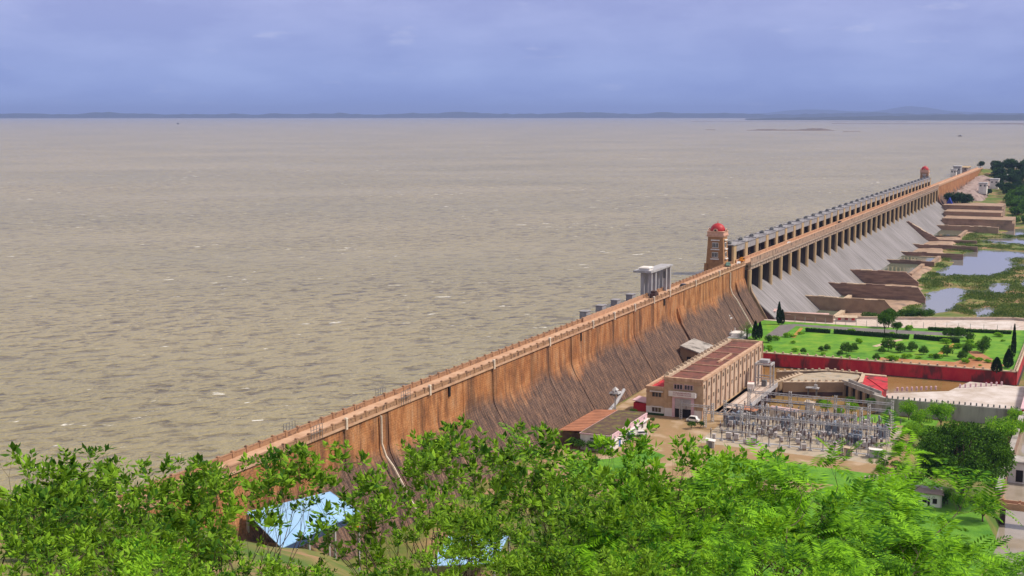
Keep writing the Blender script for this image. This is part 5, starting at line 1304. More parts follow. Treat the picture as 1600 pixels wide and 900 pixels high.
for i in range(46):
    loc = (rg.uniform(-231, -191), -rg.uniform(49, 96), 0.02)
    if mbx is None:
        mbx = thing('marshalling_box', 'small pale metal control box on legs between the insulators', 'control box', loc, 0, 'control boxes in the switchyard')
        MB().box(-0.45, 0.45, -0.6, 0.6, 0.5, 1.6).box(-0.52, 0.52, -0.68, 0.68, 1.6, 1.68).build('cabinet', 'shutter', mbx); MB().box(-0.35, -0.25, -0.5, 0.5, 0, 0.5).box(0.25, 0.35, -0.5, 0.5, 0, 0.5).build('stand', 'rust', mbx)
    else: dup(mbx, loc, rg.choice((0, 1.57)), rg.uniform(0.7, 1.3))
# pedestal with winch in the tailrace pool
ws = thing('pool_gauge_stand', 'grey gauge stand on thin legs in the tailrace pool', 'gauge stand', PX(1269, 621, -5))
for a in (-0.8, 0.8):
    for b in (-1.4, 1.4): MB().tube((a, b, -2), (a, b, 3.2), 0.14).build('leg', 'machine', ws)
MB().box(-1.2, 1.2, -2.2, 2.2, 3.2, 3.6).build('platform', 'grey', ws); MB().box(-0.5, 0.5, -1.6, -0.6, 3.6, 4.6).tube((0, -1.1, 4.6), (0, -1.1, 6.4), 0.1).build('gauge_box', 'steel', ws)
pf = None
for i in range(30):
    p = (-189.2, -(47 + i * 1.7), 0.0) if i < 15 else (-186.5 + (i - 15) * 0.02, -(70 + (i - 15) * 1.9), 0.0)
    if pf is None: pf = tag(MB().box(-0.12, 0.12, -0.12, 0.12, 0, 1.5).tube((0, 0, 1.5), (0.25, 0, 1.8), 0.05).build('yard_fence_post', 'machine', None, p), 'dark fence post between the switchyard and the tailrace pool', 'fence post', 'fence posts behind the switchyard')
    else:
        c = pf.copy(); COL.objects.link(c); c.location = p

# ================================================================== VEGETATION
def leaf(mb, p, d, side, L, Wd, fold=0.15):
    n = d.cross(side).normalized()
    a = p; b = p + d * (L * 0.5) + side * (Wd / 2) + n * (fold * Wd); c = p + d * L; e = p + d * (L * 0.5) - side * (Wd / 2) + n * (fold * Wd)
    o = len(mb.v); mb.v += [tuple(a), tuple(b), tuple(c), tuple(e)]; mb.f.append((o, o + 1, o + 2, o + 3))
def rnd_dir(rg, zmin=-1.0):
    while True:
        v = Vector((rg.uniform(-1, 1), rg.uniform(-1, 1), rg.uniform(zmin, 1)))
        if 0.05 < v.length < 1: return v.normalized()
def grow(rg, mb, p, d, L, r, depth, tips, spread=0.6, up=0.25, nb=(2, 3), wind=None):
    segs = 3
    for i in range(segs):
        q = p + d * (L / segs)
        r2 = r * 0.86
        mb.tube(p, q, r, r2, 5 if r < 0.05 else 7)
        p, r = q, r2
        d = (d + rnd_dir(rg) * 0.16 + Vector((0, 0, up * 0.25)) + (wind or Vector((0, 0, 0))) * 0.1).normalized()
        if depth <= 1 and i == 1 and rg.random() < 0.45: tips.append((p.copy(), d.copy()))
    if depth == 0:
        tips.append((p, d)); return
    for k in range(rg.randint(*nb)):
        nd = (d + rnd_dir(rg) * spread + Vector((0, 0, up))).normalized()
        grow(rg, mb, p.copy(), nd, L * rg.uniform(0.62, 0.82), r * 0.72, depth - 1, tips, spread, up, nb, wind)
def tree_parts(t, trunk, crown, leafmat):
    trunk.build('trunk', 'bark', t, fix=False, smooth=True)
    crown.build('crown', leafmat, t, fix=False)
def fg_broadleaf(seed, leafmat, label, nleaf=11, LL=0.168):
    """slender hillside tree, about 7 m, leaves in loose rosettes at the twig ends"""
    rg = random.Random(seed); tr, cr_, tips = MB(), MB(), []
    for s in range(rg.randint(2, 3)):
        a = rg.uniform(0, 6.28); d = Vector((0.2 * math.cos(a), 0.2 * math.sin(a), 1)).normalized()
        grow(rg, tr, Vector((0.1 * math.cos(a), 0.1 * math.sin(a), -0.8)), d, 2.1, 0.06, 4, tips, 0.58, 0.22, (2, 3))
    zm = max(p.z for p, _ in tips)
    for p, d in tips:
        if p.z < 1.0: continue
        R_ = rg.uniform(0.75, 1.25)
        for k in range(rg.randint(nleaf - 3, nleaf + 3)):
            o = rnd_dir(rg, -0.3); o = (o + d * 0.45).normalized()
            q = p + o * rg.uniform(0.0, 0.07) - d * rg.uniform(0, 0.16)
            ld = (o + Vector((0, 0, rg.uniform(-0.35, 0.1)))).normalized()
            side = ld.cross(rnd_dir(rg) * 0.5 + Vector((0, 0, 1))).normalized()
            l = LL * R_ * rg.uniform(0.6, 1.25); leaf(cr_, q, ld, side, l, l * rg.uniform(0.42, 0.58))
    t = thing('hillside_tree', label, 'tree', (0, 0, 0)); tree_parts(t, tr, cr_, leafmat); t['h'] = zm + 0.3
    return t
def fg_feather(seed, label):
    """spreading tree with blown feathery compound leaves"""
    rg = random.Random(seed); tr, cr_, tips = MB(), MB(), []
    wind = Vector((0.75, -0.65, 0.0))
    for s in range(2):
        a = rg.uniform(0, 6.28); d = Vector((0.5 * math.cos(a), 0.5 * math.sin(a), 1)).normalized()
        grow(rg, tr, Vector((0, 0, -0.8)), d, 2.3, 0.11, 4, tips, 0.85, 0.10, (2, 3), wind)
    zm = max(p.z for p, _ in tips)
    for p, d in tips:
        for k in range(rg.randint(3, 5)):
            o = (rnd_dir(rg, -0.2) * 0.8 + d * 0.3 + wind * 0.75).normalized()
            Lf = rg.uniform(0.5, 0.85); q = p + rnd_dir(rg) * 0.15; cur = o
            sd = cur.cross(Vector((0, 0, 1))).normalized()
            n = 9
            for i in range(n):
                q2 = q + cur * (Lf / n); cur = (cur + Vector((0, 0, -0.11))).normalized()
                f = math.sin(math.pi * (i + 0.8) / (n + 0.6))
                for s in (-1, 1):
                    ld = (sd * s + cur * 0.55 + Vector((0, 0, -0.12))).normalized()
                    leaf(cr_, q2, ld, cur, 0.235 * f + 0.04, 0.062, 0.05)
                q = q2
    t = thing('feathery_tree', label, 'tree', (0, 0, 0)); tree_parts(t, tr, cr_, 'leaf_c'); t['h'] = zm + 0.2
    return t
def crown_tree(seed, H, Rc, leafmat, label, name='tree', q=0.55, n=1600, trunk_h=0.35, squash=0.8, lumps=9, lr=(0.35, 0.6)):
    rg = random.Random(seed); tr, cr_ = MB(), MB()
    base = Vector((0, 0, -0.6)); fork = Vector((0, 0, H * trunk_h))
    tr.tube(base, fork, 0.05 * H * 0.6, 0.035 * H * 0.6, 8)
    cz = H - Rc * squash
    cs = []
    for i in range(lumps):
        o = rnd_dir(rg, -0.35); rr_ = Rc * rg.uniform(*lr)
        c = Vector((o.x * (Rc - rr_), o.y * (Rc - rr_), cz + o.z * (Rc - rr_) * squash)); cs.append((c, rr_))
        tr.tube(fork, c, 0.02 * H * 0.6, 0.005 * H, 5)
    for i in range(n):
        c, rr_ = cs[rg.randrange(lumps)]
        o = rnd_dir(rg, -0.7); p = c + Vector((o.x, o.y, o.z * squash)) * rr_ * (rg.random() ** 0.35) * rg.uniform(0.85, 1.12)
        ld = (o + rnd_dir(rg) * 0.9 + Vector((0, 0, -0.2))).normalized()
        side = ld.cross(rnd_dir(rg)).normalized()
        l = q * rg.uniform(0.6, 1.4); leaf(cr_, p, ld, side, l, l * 0.6, 0.2)
    t = thing(name, label, 'tree', (0, 0, 0)); tree_parts(t, tr, cr_, leafmat); t['h'] = H
    return t
def put(t, loc, rz=0.0, sc=1.0):
    t.location = loc; t.rotation_euler = (0, 0, rz); t.scale = (sc,) * 3 if not isinstance(sc, tuple) else sc; return t

# --- garden trees and shrubs
gt0 = crown_tree(11, 4.4, 2.4, 'leaf_d', 'small round tree standing on the bright lawn', q=0.5, n=1000, trunk_h=0.15, squash=0.95, lumps=12, lr=(0.3, 0.5))
gt0['group'] = 'small round trees on the lawn'
LT = [(1388, 548, 1.25), (1322, 552, 1.0), (1407, 551, 0.9), (1425, 549, 0.9), (1443, 554, 0.8), (1480, 556, 1.0), (1334, 549, 0.75), (1535, 551, 1.2), (1540, 540, 0.9), (1510, 553, 1.0), (1503, 562, 0.8), (1515, 533, 0.9), (1500, 527, 1.0), (1481, 527, 0.9), (1255, 552, 0.5), (1292, 548, 0.6), (1283, 549, 0.5), (1497, 528, 1.05), (1378, 552, 0.6), (1190, 549, 0.6), (1201, 535, 0.75), (1369, 563, 0.6), (1394, 567, 0.5), (1462, 561, 0.5), (1312, 556, 0.5)]
for i, (px, py, s) in enumerate(LT):
    p = Pz(px, py)
    if i == 0: put(gt0, (*p, 0), 0, s)
    else: dup(gt0, (*p, 0), RNG.uniform(0, 6), s)
gs0 = crown_tree(13, 1.5, 1.5, 'leaf_b', 'low spreading shrub in the garden beds', 'garden_shrub', q=0.42, n=420, trunk_h=0.1, squash=0.55, lumps=7); gs0['group'] = 'low shrubs in the garden'
rg = random.Random(91); nsh = 0
while nsh < 46:
    s_, t_ = rg.uniform(-85.5, 12), rg.uniform(24, 120)
    edge = s_ > -24 or s_ < -72 or t_ > 92 or t_ < 36
    if not edge and rg.random() < 0.8: continue
    if -20 < s_ < -6 and 20 < t_ < 100 or s_ > -4: continue
    loc = (s_, -t_, 0.0); sz = rg.uniform(0.35, 1.25)
    if nsh == 0: put(gs0, loc, 0, sz)
    else: dup(gs0, loc, rg.uniform(0, 6), (sz * rg.uniform(0.8, 1.6), sz * rg.uniform(0.8, 1.6), sz * rg.uniform(0.7, 1.3)))
    nsh += 1
gd = crown_tree(12, 9.0, 4.2, 'leaf_d', 'big dark spreading tree between hedge and promenade', q=0.6, n=2200, trunk_h=0.2)
put(gd, (*Pz(1382, 521), 0)); 
g2 = dup(gd, (*Pz(1388, 512), 0), 2.0, 0.95, 'dark tree against the promenade behind the big spreading tree')
g3 = dup(gd, (*Pz(1401, 522), 0), 1.0, 0.6, 'smaller dark tree beside the big spreading tree at the promenade')
def cypress(H, Rc, seed):
    rg = random.Random(seed); tr, cr_ = MB(), MB(); tr.tube((0, 0, -0.5), (0, 0, H * 0.8), 0.2, 0.04)
    for i in range(1500):
        u = rg.random() ** 0.8; r_ = Rc * (1 - u ** 2.2) * (0.55 + 0.45 * min(1, u * 6)) * rg.uniform(0.6, 1.05); a = rg.uniform(0, 6.28)
        p = Vector((r_ * math.cos(a), r_ * math.sin(a), 0.3 + u * (H - 0.5)))
        ld = Vector((math.cos(a) * 0.35, math.sin(a) * 0.35, 1)).normalized(); leaf(cr_, p, ld, ld.cross(rnd_dir(rg)).normalized(), 0.7, 0.3, 0.2)
    return tr, cr_
cy = thing('cypress', 'tall narrow dark cypress beside the kiosks', 'tree', (*Pz(1217, 507), 0)); tr, cr_ = cypress(10, 1.15, 3); tree_parts(cy, tr, cr_, 'hedge')
dup(cy, (*Pz(1222, 507), 0), 1.0, (1, 1, 0.66), 'shorter dark cypress close beside the tall one at the kiosks')
dup(cy, (*Pz(1180, 531), 0), 2.0, (1.15, 1.15, 0.78), 'dark cypress next to the palm behind the power house')
dup(cy, (*Pz(1187, 530), 0), 3.0, (1.0, 1.0, 0.72), 'second dark cypress next to the palm behind the power house')
pm = thing('palm_tree', 'bushy date palm with arching fronds at the lawn corner', 'tree', (*Pz(1167, 530), 0))
rg = random.Random(5); tr, cr_ = MB(), MB(); tr.tube((0, 0, -0.4), (0.2, 0, 4.4), 0.4, 0.3, 8)
for i in range(64):
    a = rg.uniform(0, 6.28); el = rg.uniform(-0.2, 1.2); d = Vector((math.cos(a) * math.cos(el), math.sin(a) * math.cos(el), math.sin(el))); q = Vector((0.2, 0, 4.3 - rg.random() * 2.6))
    sd = d.cross(Vector((0, 0, 1))).normalized()
    for k in range(10):
        q = q + d * 0.42; d = (d + Vector((0, 0, -0.13))).normalized()
        for s in (-1, 1): leaf(cr_, q, (sd * s + d * 0.7).normalized(), d, 0.75 * math.sin(math.pi * (k + 1) / 11) + 0.2, 0.16, 0.05)
tr.build('trunk', 'bark', pm, fix=False); cr_.build('frond_crown', 'leaf_d', pm, fix=False)
def hedge(a, b, h, w, label, mat='hedge'):
    a, b = Vector((*a, 0)), Vector((*b, 0)); L = (b - a).length; rg = random.Random(int(L * 10)); d = (b - a).normalized(); s = Vector((-d.y, d.x, 0))
    cr_ = MB()
    for i in range(int(L * 70)):
        u = rg.uniform(0, L); p = d * u + s * rg.uniform(-w / 2, w / 2) + Vector((0, 0, rg.random() ** 0.4 * h))
        ld = rnd_dir(rg, -0.1); leaf(cr_, p, ld, ld.cross(rnd_dir(rg)).normalized(), 0.5, 0.34, 0.2)
    t = thing('hedge', label, 'hedge', a); cr_.build('foliage', mat, t, fix=False)
    c = MB().add([tuple(s * (-w * 0.4)), tuple(s * (w * 0.4)), tuple(d * L + s * (w * 0.4)), tuple(d * L - s * (w * 0.4))] + [tuple(v + Vector((0, 0, h * 0.85))) for v in (s * (-w * 0.35), s * (w * 0.35), d * L + s * (w * 0.35), d * L - s * (w * 0.35))], [(0, 1, 5, 4), (1, 2, 6, 5), (2, 3, 7, 6), (3, 0, 4, 7), (4, 5, 6, 7)])
    c.build('stems', 'hedge', t)
    return t
hedge(Pz(1259, 518), Pz(1297, 521), 1.5, 1.6, 'short clipped dark hedge nearest the grey path')
hedge(Pz(1303, 521), Pz(1420, 530), 1.7, 1.8, 'longest clipped dark hedge along the middle of the lawn')
hedge(Pz(1428, 529), Pz(1499, 536), 1.6, 1.8, 'clipped dark hedge at the soil-path end of the lawn')
hedge(Pz(1450, 516), Pz(1580, 522), 1.3, 1.6, 'loose hedge below the promenade fence', 'leaf_d')
cp2 = dup(cy, (*Pz(1583, 560), 0), 0.3, (0.8, 0.8, 1.3), 'tall thin cypress at the corner of the crimson garden wall')
dup(cy, (*Pz(1575, 575), 0), 1.3, (1.5, 1.5, 0.7), 'squat cypress inside the corner of the crimson garden wall')
dup(cy, (*Pz(1557, 582), 0), 1.9, (1.6, 1.6, 0.55), 'low conical shrub on the soil near the crimson wall corner')

# --- river scrub on the shoals
rg = random.Random(21); sc_ = MB(); N_ = 0
while N_ < 14000:
    x = 45 + 520 * rg.random() ** 1.3; t_ = rg.uniform(44, 165)
    z = ground_z(x, -t_)
    if z < -6.85 or t_ < apron_edge(x) + 1 or (fbm(x, t_, 0.05) < -0.28): continue
    N_ += 1
    r_ = rg.uniform(0.5, 1.3) * (1.6 if rg.random() < 0.06 else 1.0)
    for k in range(9):
        o = rnd_dir(rg, 0.0); p = Vector((x, -t_, z)) + Vector((o.x * r_ * 1.5, o.y * r_ * 1.5, o.z * r_ * 0.8))
        leaf(sc_, p, (o + rnd_dir(rg) * 0.7).normalized(), o.cross(rnd_dir(rg)).normalized(), rg.uniform(0.6, 1.1), 0.5, 0.2)
so_ = sc_.build('river_scrub', 'scrub', fix=False); so_['kind'] = 'stuff'; so_['label'] = 'low green and yellowish scrub covering the river shoals below the dam'; so_['category'] = 'scrub'
for i, (px, py, s) in enumerate(((1355, 503, 0.9), (1410, 500, 1.0), (1425, 500, 1.1), (1440, 500, 1.0), (1365, 503, 0.8), (1452, 498, 0.9), (1398, 502, 0.8))):
    c = dup(gt0, (*Pz(px, py - 4, -5.5), -6.0), i, (s * 1.5, s * 1.5, s * 1.05), 'round dark bush on the river side of the promenade wall', 'bushes outside the promenade wall')

# --- far bank trees and buildings
fb0 = crown_tree(31, 16, 8.0, 'leaf_e', 'dark blue-green tree in the grove at the far end of the dam', q=1.7, n=1100, trunk_h=0.25); fb0['group'] = 'grove at the far dam end'
FT = [PX(1552 + 2.3 * (i_ * 37 % 31), 268 + 1.0 * (i_ * 17 % 29), 14.0)[:1] + (-PX(1552 + 2.3 * (i_ * 37 % 31), 268 + 1.0 * (i_ * 17 % 29), 14.0)[1],) for i_ in range(48)] + [(900, 30), (930, 50), (960, 38), (985, 66), (1010, 48), (1040, 75), (1060, 55), (1090, 85), (1100, 64), (1130, 92), (1150, 74), (1180, 100), (1000, 90), (950, 84), (900, 76), (870, 60), (1120, 120), (1060, 110), (1195, 85), (1160, 52), (1220, 75), (1205, 60), (880, 96), (840, 82), (1240, 92), (1135, 60), (1080, 44), (1165, 88), (1250, 110)]
for i, (s, t_) in enumerate(FT):
    z = ground_z(s, -t_)
    sc = RNG.uniform(0.75, 1.25) * (1.0 if s > 1000 else 0.65)
    if i == 0: put(fb0, (s, -t_, z - 0.5), 0, sc)
    else: dup(fb0, (s, -t_, z - 0.5), RNG.uniform(0, 6), sc)
c = dup(fb0, (1183, 3, 24.0), 1, 0.62, 'single dark round tree on the crest at the far end of the dam road'); c['group'] = ''
del c['group']
c = dup(fb0, (1230, -62, 22.0), 1, (0.5, 0.5, 1.6), 'pointed tall dark tree rising above the far grove'); del c['group']
for i, (px, py, z, s) in enumerate(((1494, 322, 6, 1.0), (1508, 322, 6, 0.9), (1485, 318, 8, 0.8))):
    p = PX(px, py, z); c = dup(fb0, (p[0], p[1], z - 2), i * 2.0, s, 'dark tree clump at the far end of the spillway below the ochre wall', 'trees at the far spillway end')
bt = thing('blue_tarpaulin', 'bright blue tarpaulin tent under the dark trees at the far spillway end', 'tent', PX(1484, 317, 9.5))
MB().add([(-5, -4, -3), (5, -4, -3), (5, 4, -3), (-5, 4, -3), (-5, 0, 5), (5, 0, 5)], [(0, 1, 5, 4), (3, 4, 5, 2), (0, 4, 3), (1, 2, 5), (0, 3, 2, 1)]).build('tent_sheet', M('tarpaulin_blue', (0.02, 0.05, 0.36)), bt)
for a in (-4.6, 4.6): MB().tube((a, 0, -4), (a, 0, 5.1), 0.12).build('pole', 'steel', bt)
fbk = crown_tree(33, 5, 4.2, 'leaf_d', 'low bushy tree on the far river bank', q=0.9, n=700, trunk_h=0.15, squash=0.6); fbk['group'] = 'bushes on the far river bank'
first = True
for i in range(190):
    s = RNG.uniform(690, 980); t_ = RNG.uniform(56, 130)
    if s < 760 and t_ < 66: continue
    loc = (s, -t_, ground_z(s, -t_))
    if first: put(fbk, loc, 0, 1.0); first = False
    else: dup(fbk, loc, RNG.uniform(0, 6), RNG.uniform(0.8, 1.9))
def block_house(loc, L, Wd, H, label, roof='grey', rz=0.0, n=4, wallm='grey'):
    t = thing('far_building', label, 'building', loc, rz)
    MB().box(-L / 2, L / 2, -Wd / 2, Wd / 2, -6, H).build('wall', wallm, t)
    MB().frustum(0, 0, H, H + 0.8, L / 2 + 0.7, Wd / 2 + 0.7, L / 2 + 0.4, Wd / 2 + 0.4).build('roof', roof, t)
    for i in range(n):
        for sy in (-1, 1):
            w = MB().box(-0.9, 0.9, -0.08, 0.08, 0, 1.6).build('window', 'white', t, (-L / 2 + (i + 0.5) * L / n, sy * Wd / 2, H * 0.45))
            MB().box(-0.7, 0.7, -0.12, 0.12, 0.2, 1.4).build('pane', 'glass', w)
    for sy in (-0.25, 0.25): MB().box(-L / 2 - 0.1, -L / 2 + 0.02, Wd * sy - 0.8, Wd * sy + 0.8, H * 0.4, H * 0.4 + 1.6).build('window', 'glass', t)
    return t
MT['stonegrey'] = M('weathered_rubble', (0.29, 0.23, 0.215), (0.19, 0.14, 0.13), 0.12, bump=0.3, bscale=0.4, c3=(0.36, 0.27, 0.25))
m = MB(); NX_, NY_ = 66, 14
for i in range(NX_ + 1):
    for j in range(NY_ + 1):
        x = 828 + 265 * i / NX_; u = j / NY_; t_ = 2 + 46 * u
        z = (13 + 7 * i / NX_) * (1 - sstep(0.35, 1.0, u)) * sstep(-0.02, 0.08, i / NX_) + (3 * math.floor(u * 5) * -0.25) + fbm(x, t_, 0.09, 5) * 2.4 - 2
        m.v.append((x, -t_, z))
for i in range(NX_):
    for j in range(NY_): m.f.append((i * (NY_ + 1) + j, i * (NY_ + 1) + j + 1, (i + 1) * (NY_ + 1) + j + 1, (i + 1) * (NY_ + 1) + j))
tag(m.build('rubble_bank', 'stonegrey'), 'grey rubble bank with scattered huts at the far dam end', 'bank')
block_house((890, -26, 15), 12, 8, 5, 'small grey hut on the rubble bank closest to the spillway', wallm='white')
block_house((985, -30, 14), 16, 9, 6, 'pale two-window house on the rubble bank before the grove', wallm='white')
block_house((1060, -34, 17), 14, 8, 5, 'grey flat house at the grove end of the rubble bank')
block_house((1060, 18, 24), 20, 8, 7, 'grey sluice house on the upstream side of the far crest road', wallm='grey')
block_house((1010, 17, 24), 9, 6, 5, 'small white sluice hut on the upstream side of the far crest', wallm='white')
block_house((1125, 16, 24), 44, 9, 3.6, 'long ochre-roofed building on the crest beside the lone round tree', 'pier', wallm='stonegrey', n=7)
for i, (s, t_) in enumerate(((815, 78), (860, 104), (905, 120))):
    sheet('bank_path', tz([(s, t_ - 40), (s + 7, t_ - 40), (s + 7, t_ + 22), (s, t_ + 22)]), ground_z(s, -t_) + 0.5, 'copelight')

# --- lower right: big tree, ruin, footbridge
bigt = crown_tree(41, 21.5, 13.5, 'leaf_big', 'huge dark green spreading tree with dense round crown beside the footbridge', 'rain_tree', q=0.66, n=30000, trunk_h=0.20, squash=0.74, lumps=60, lr=(0.18, 0.34))
put(bigt, (*Pz(1503, 778), 0), 0.4, 0.88)
md = crown_tree(42, 9, 4.6, 'leaf_b', 'bright green bushy tree growing beside the huge dark tree', q=0.5, n=2600, trunk_h=0.15); md['group'] = 'bushy trees around the huge dark tree'
for i, (px, py, z, s) in enumerate(((1560, 700, -5, 1.1), (1585, 668, -5, 0.75), (1470, 668, -5, 1.0), (1440, 672, -5, 0.8), (1420, 655, -5, 0.75), (1330, 648, 0, 0.5), (1535, 815, 0, 0.85), (1500, 800, 0, 0.55), (1425, 690, 0, 0.7), (1410, 740, 0, 0.35), (1580, 690, -5, 0.9), (1375, 745, 0, 0.4), (1445, 700, -3, 0.8), (1480, 788, 0, 0.45), (1290, 645, 0, 0.5), (1310, 652, 0, 0.4), (1350, 775, 0, 0.5), (1370, 790, 0, 0.5), (1405, 715, -1, 0.5))):
    p = Pz(px, py, z)
    if i == 0: put(md, (*p, z), 0, s)
    else: dup(md, (*p, z), i * 1.3, s)
dkb = crown_tree(43, 4, 2.4, 'leaf_d', 'low dark shrub at the foot of the yard buildings', q=0.4, n=900, trunk_h=0.1, squash=0.7); dkb['group'] = 'dark shrubs around the yard'
for i, (px, py, s) in enumerate(((905, 704, 0.8), (925, 706, 0.8), (940, 708, 0.9), (985, 690, 0.6), (1000, 688, 0.5), (1025, 672, 0.5), (950, 700, 0.7), (990, 650, 0.6), (895, 700, 0.8), (1020, 660, 0.4), (1080, 670, 0.6), (1095, 668, 0.5), (1430, 760, 0.9), (1455, 790, 0.8), (1475, 790, 0.9), (1400, 735, 0.7), (1380, 733, 0.6), (1390, 650, 0.7), (1265, 640, 0.8), (1285, 640, 0.9), (1330, 634, 0.8), (1360, 636, 0.8))):
    p = Pz(px, py)
    if i == 0: put(dkb, (*p, 0), 0, s)
    else: dup(dkb, (*p, 0), i * 1.1, s)
ru = thing('ruined_hut', 'small roofless white hut with dark windows beside the huge tree', 'hut', (*Pz(1447, 786), 0), 0.1)
MB().box(-3, 3, -3.6, -3.2, 0, 3.2).box(-3, 3, 3.2, 3.6, 0, 3.6).box(-3, -2.6, -3.6, 3.6, 0, 3.0).box(2.6, 3, -3.6, 3.6, 0, 3.4).build('wall', 'white', ru)
MB().hexa([(-3.3, -4, 3.0), (0.5, -4, 3.2), (0.5, 4, 3.6), (-3.3, 4, 3.4), (-3.3, -4, 3.2), (0.5, -4, 3.4), (0.5, 4, 3.8), (-3.3, 4, 3.6)]).build('broken_roof', 'stonegrey', ru)
for yy in (-2.0, 0.3, 2.2): MB().box(-3.06, -2.98, yy - 0.5, yy + 0.5, 0.9, 2.1).build('window', 'void', ru)
MB().box(-3.06, -2.98, -0.9, -0.35, 0, 2.0).build('door', 'void', ru)
fw = thing('footbridge', 'orange-railed footbridge on concrete piers over the side channel', 'bridge', (*Pz(1540, 783), -0.4), 0.0)
MB().box(-1.6, 1.6, -40, 2, -0.7, 0).build('deck', 'coping', fw)
for a in (-1.5, 1.5):
    MB().box(a - 0.15, a + 0.15, -40, 2, 0, 0.9).build('parapet', 'rail', fw)
    for i in range(7): MB().box(a - 0.22, a + 0.22, -i * 4.0, -i * 4.0 + 0.5, 0, 1.15).build('parapet_post', 'rail', fw)
for yy in (-4, -13, -22, -31): MB().box(-1.3, 1.3, yy - 0.6, yy + 0.6, -8, -0.7).build('pier', 'wetwall', fw)
wall_line('channel_wall', 'dark stone side wall of the channel behind the huge tree', tz([(-246, 129), (-158, 129)]), -8, -0.6, 1.2, 'divwall', 'conc')
wh = thing('channel_gatehouse', 'white gate house with dark openings across the side channel', 'building', (-218, -135.5, -6))
MB().box(-3, 3, -7, 6, 0, 6.5).build('wall', 'white', wh); MB().box(-3.6, 3.6, -7.6, 6.6, 6.5, 7.0).build('roof', 'conc', wh)
for yy in (-4.5, -0.8, 3): MB().box(-3.08, -2.98, yy - 0.9, yy + 0.9, 1.4, 4.6).build('opening', 'void', wh)
fence0 = None
for i in range(12):
    p = lerp(PX(1345, 752, 0), PX(1415, 748, 0), i / 11)
    if fence0 is None: fence0 = tag(MB().box(-0.2, 0.2, -0.2, 0.2, 0, 1.2).frustum(0, 0, 1.2, 1.4, 0.25, 0.25, 0.08, 0.08).build('boundary_post', 'pale_post', None, p), 'white boundary post below the feathery trees', 'post', 'white boundary posts')
    else:
        c = fence0.copy(); COL.objects.link(c); c.location = p
sheet('slope_grass', [Pz(1350, 745), Pz(1440, 742), Pz(1530, 790), Pz(1560, 850), Pz(1500, 960), Pz(1200, 960), Pz(1150, 800)], 0.012, 'lawn2')
sheet('grass_verge', [Pz(1110, 712), Pz(1240, 724), Pz(1390, 744), Pz(1385, 765), Pz(1240, 752), Pz(1090, 745)], 0.016, 'lawn2')
sheet('grass_verge', [Pz(880, 722), Pz(960, 716), Pz(1010, 700), Pz(1040, 712), Pz(980, 745), Pz(900, 760)], 0.016, 'lawn2')
sheet('lit_grass_clearing', [Pz(1340, 870), Pz(1410, 850), Pz(1400, 820), Pz(1350, 815)], 0.02, 'lawn')  # grass clearing whose sunlit look is carried by the brighter turf colour
# --- foreground slope trees: tops set by the skyline seen from the lookout
BL = ['slender hillside tree with loose mid-green leaf rosettes on the lookout slope', 'leafy hillside tree with fresh bright green rosettes on the lookout slope']
pA = [fg_broadleaf(s, 'leaf_a', BL[0]) for s in (101, 102, 103)]
pB = [fg_broadleaf(s, 'leaf_b', BL[1]) for s in (111, 112)]
pF = [fg_feather(s, 'wind-blown feathery-leaved tree on the lookout slope') for s in (121, 122)]
for p in pA: p['group'] = 'mid-green trees on the lookout slope'
for p in pB: p['group'] = 'bright green trees on the lookout slope'
for p in pF: p['group'] = 'feathery trees on the lookout slope'
usedp = set()
def fgtree(pool, px, py, dist, k):
    a = along(px, py, dist)
    pr_ = pool[k % len(pool)]
    gz_ = hill_z(a[0], a[1])
    H = a[2] - gz_
    s = H / pr_['h']
    rz = (k * 2.399) % 6.283
    if pr_.name not in usedp:
        usedp.add(pr_.name); return put(pr_, (a[0], a[1], gz_), rz, s)
    return dup(pr_, (a[0], a[1], gz_), rz, s)
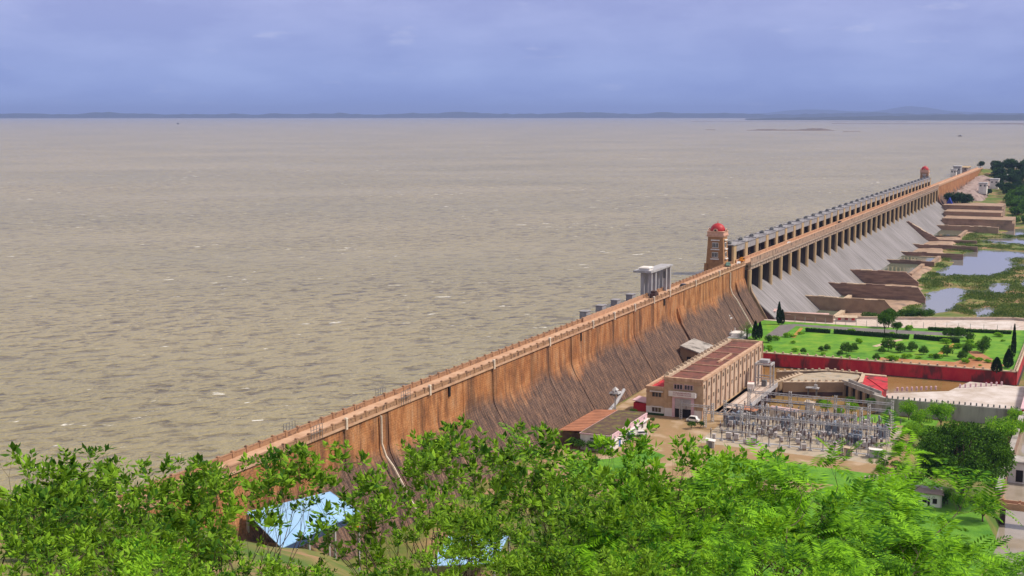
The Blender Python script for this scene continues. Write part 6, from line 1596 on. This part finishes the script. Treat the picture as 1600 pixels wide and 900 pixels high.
FG = [
 # back row (skyline)
 ('A', -15, 680, 34), ('A', 60, 695, 32), ('A', 140, 682, 33), ('A', 215, 712, 35), ('A', 300, 735, 31), ('A', 350, 690, 31), ('A', 412, 700, 30),
 ('A', 620, 658, 33), ('A', 690, 680, 36), ('A', 790, 650, 35), ('A', 840, 648, 38), ('A', 905, 705, 36), ('A', 960, 715, 39), ('B', 1005, 662, 40), ('B', 1075, 650, 40), ('B', 1135, 678, 44), ('B', 1040, 680, 36),
 # middle row
 ('A', 20, 750, 25), ('A', 110, 760, 26), ('A', 180, 775, 25), ('B', 265, 810, 22), ('A', 640, 760, 26), ('A', 725, 755, 27), ('A', 830, 745, 28), ('A', 930, 780, 28), ('B', 1000, 755, 30), ('B', 1060, 745, 32),
 ('F', 1120, 730, 38), ('F', 1190, 722, 42), ('F', 1255, 728, 45), ('F', 1310, 765, 44), ('F', 1170, 785, 34), ('F', 1300, 805, 36), ('F', 1425, 858, 42), ('F', 1500, 872, 44), ('F', 1580, 885, 42),
 # near row
 ('A', 0, 830, 19), ('A', 100, 840, 19), ('B', 190, 850, 17), ('B', 285, 858, 17), ('A', 365, 870, 20), ('A', 610, 862, 22), ('A', 710, 840, 22), ('A', 810, 825, 23), ('A', 900, 838, 22), ('B', 1000, 830, 25),
 ('F', 1070, 810, 27), ('F', 1150, 838, 26), ('B', 1205, 855, 22), ('F', 1270, 842, 28), ('F', 1350, 875, 30), ('F', 1440, 895, 32), ('B', 1300, 865, 20), ('B', 470, 880, 19), ('A', 395, 866, 22), ('A', 515, 872, 22), ('A', 555, 880, 24), ('B', 440, 870, 24), ('A', 250, 870, 20), ('A', 345, 850, 24),
]
pools = {'A': pA, 'B': pB, 'F': pF}
for k, (c_, px, py, dd) in enumerate(FG):
    fgtree(pools[c_], px, py, dd, k)
# bushes lower on the slope, between the trees and the yard
slb = crown_tree(51, 4.5, 2.6, 'leaf_a', 'rounded bush on the slope below the lookout trees', 'slope_bush', q=0.3, n=2600, trunk_h=0.1, squash=0.75); slb['group'] = 'bushes lower on the slope'
rg = random.Random(77); first = True
for i in range(70):
    px = rg.uniform(-30, 1560); dd = rg.uniform(75, 235)
    a = along(px, 700, dd); z = max(hill_z(a[0], a[1]), -0.05)
    v = (CZ - z) / dd * F_PX + YH
    if v > 1000 or v < 760 or (380 < px < 620 and dd > 170): continue
    if z < 22 and a[1] > -6: continue
    loc = (a[0], a[1], z - 0.2); s = rg.uniform(0.6, 1.5)
    if first: put(slb, loc, 0, s); first = False
    else: dup(slb, loc, rg.uniform(0, 6), s)
for o in list(SC.objects):
    if 'h' in o.keys(): del o['h']
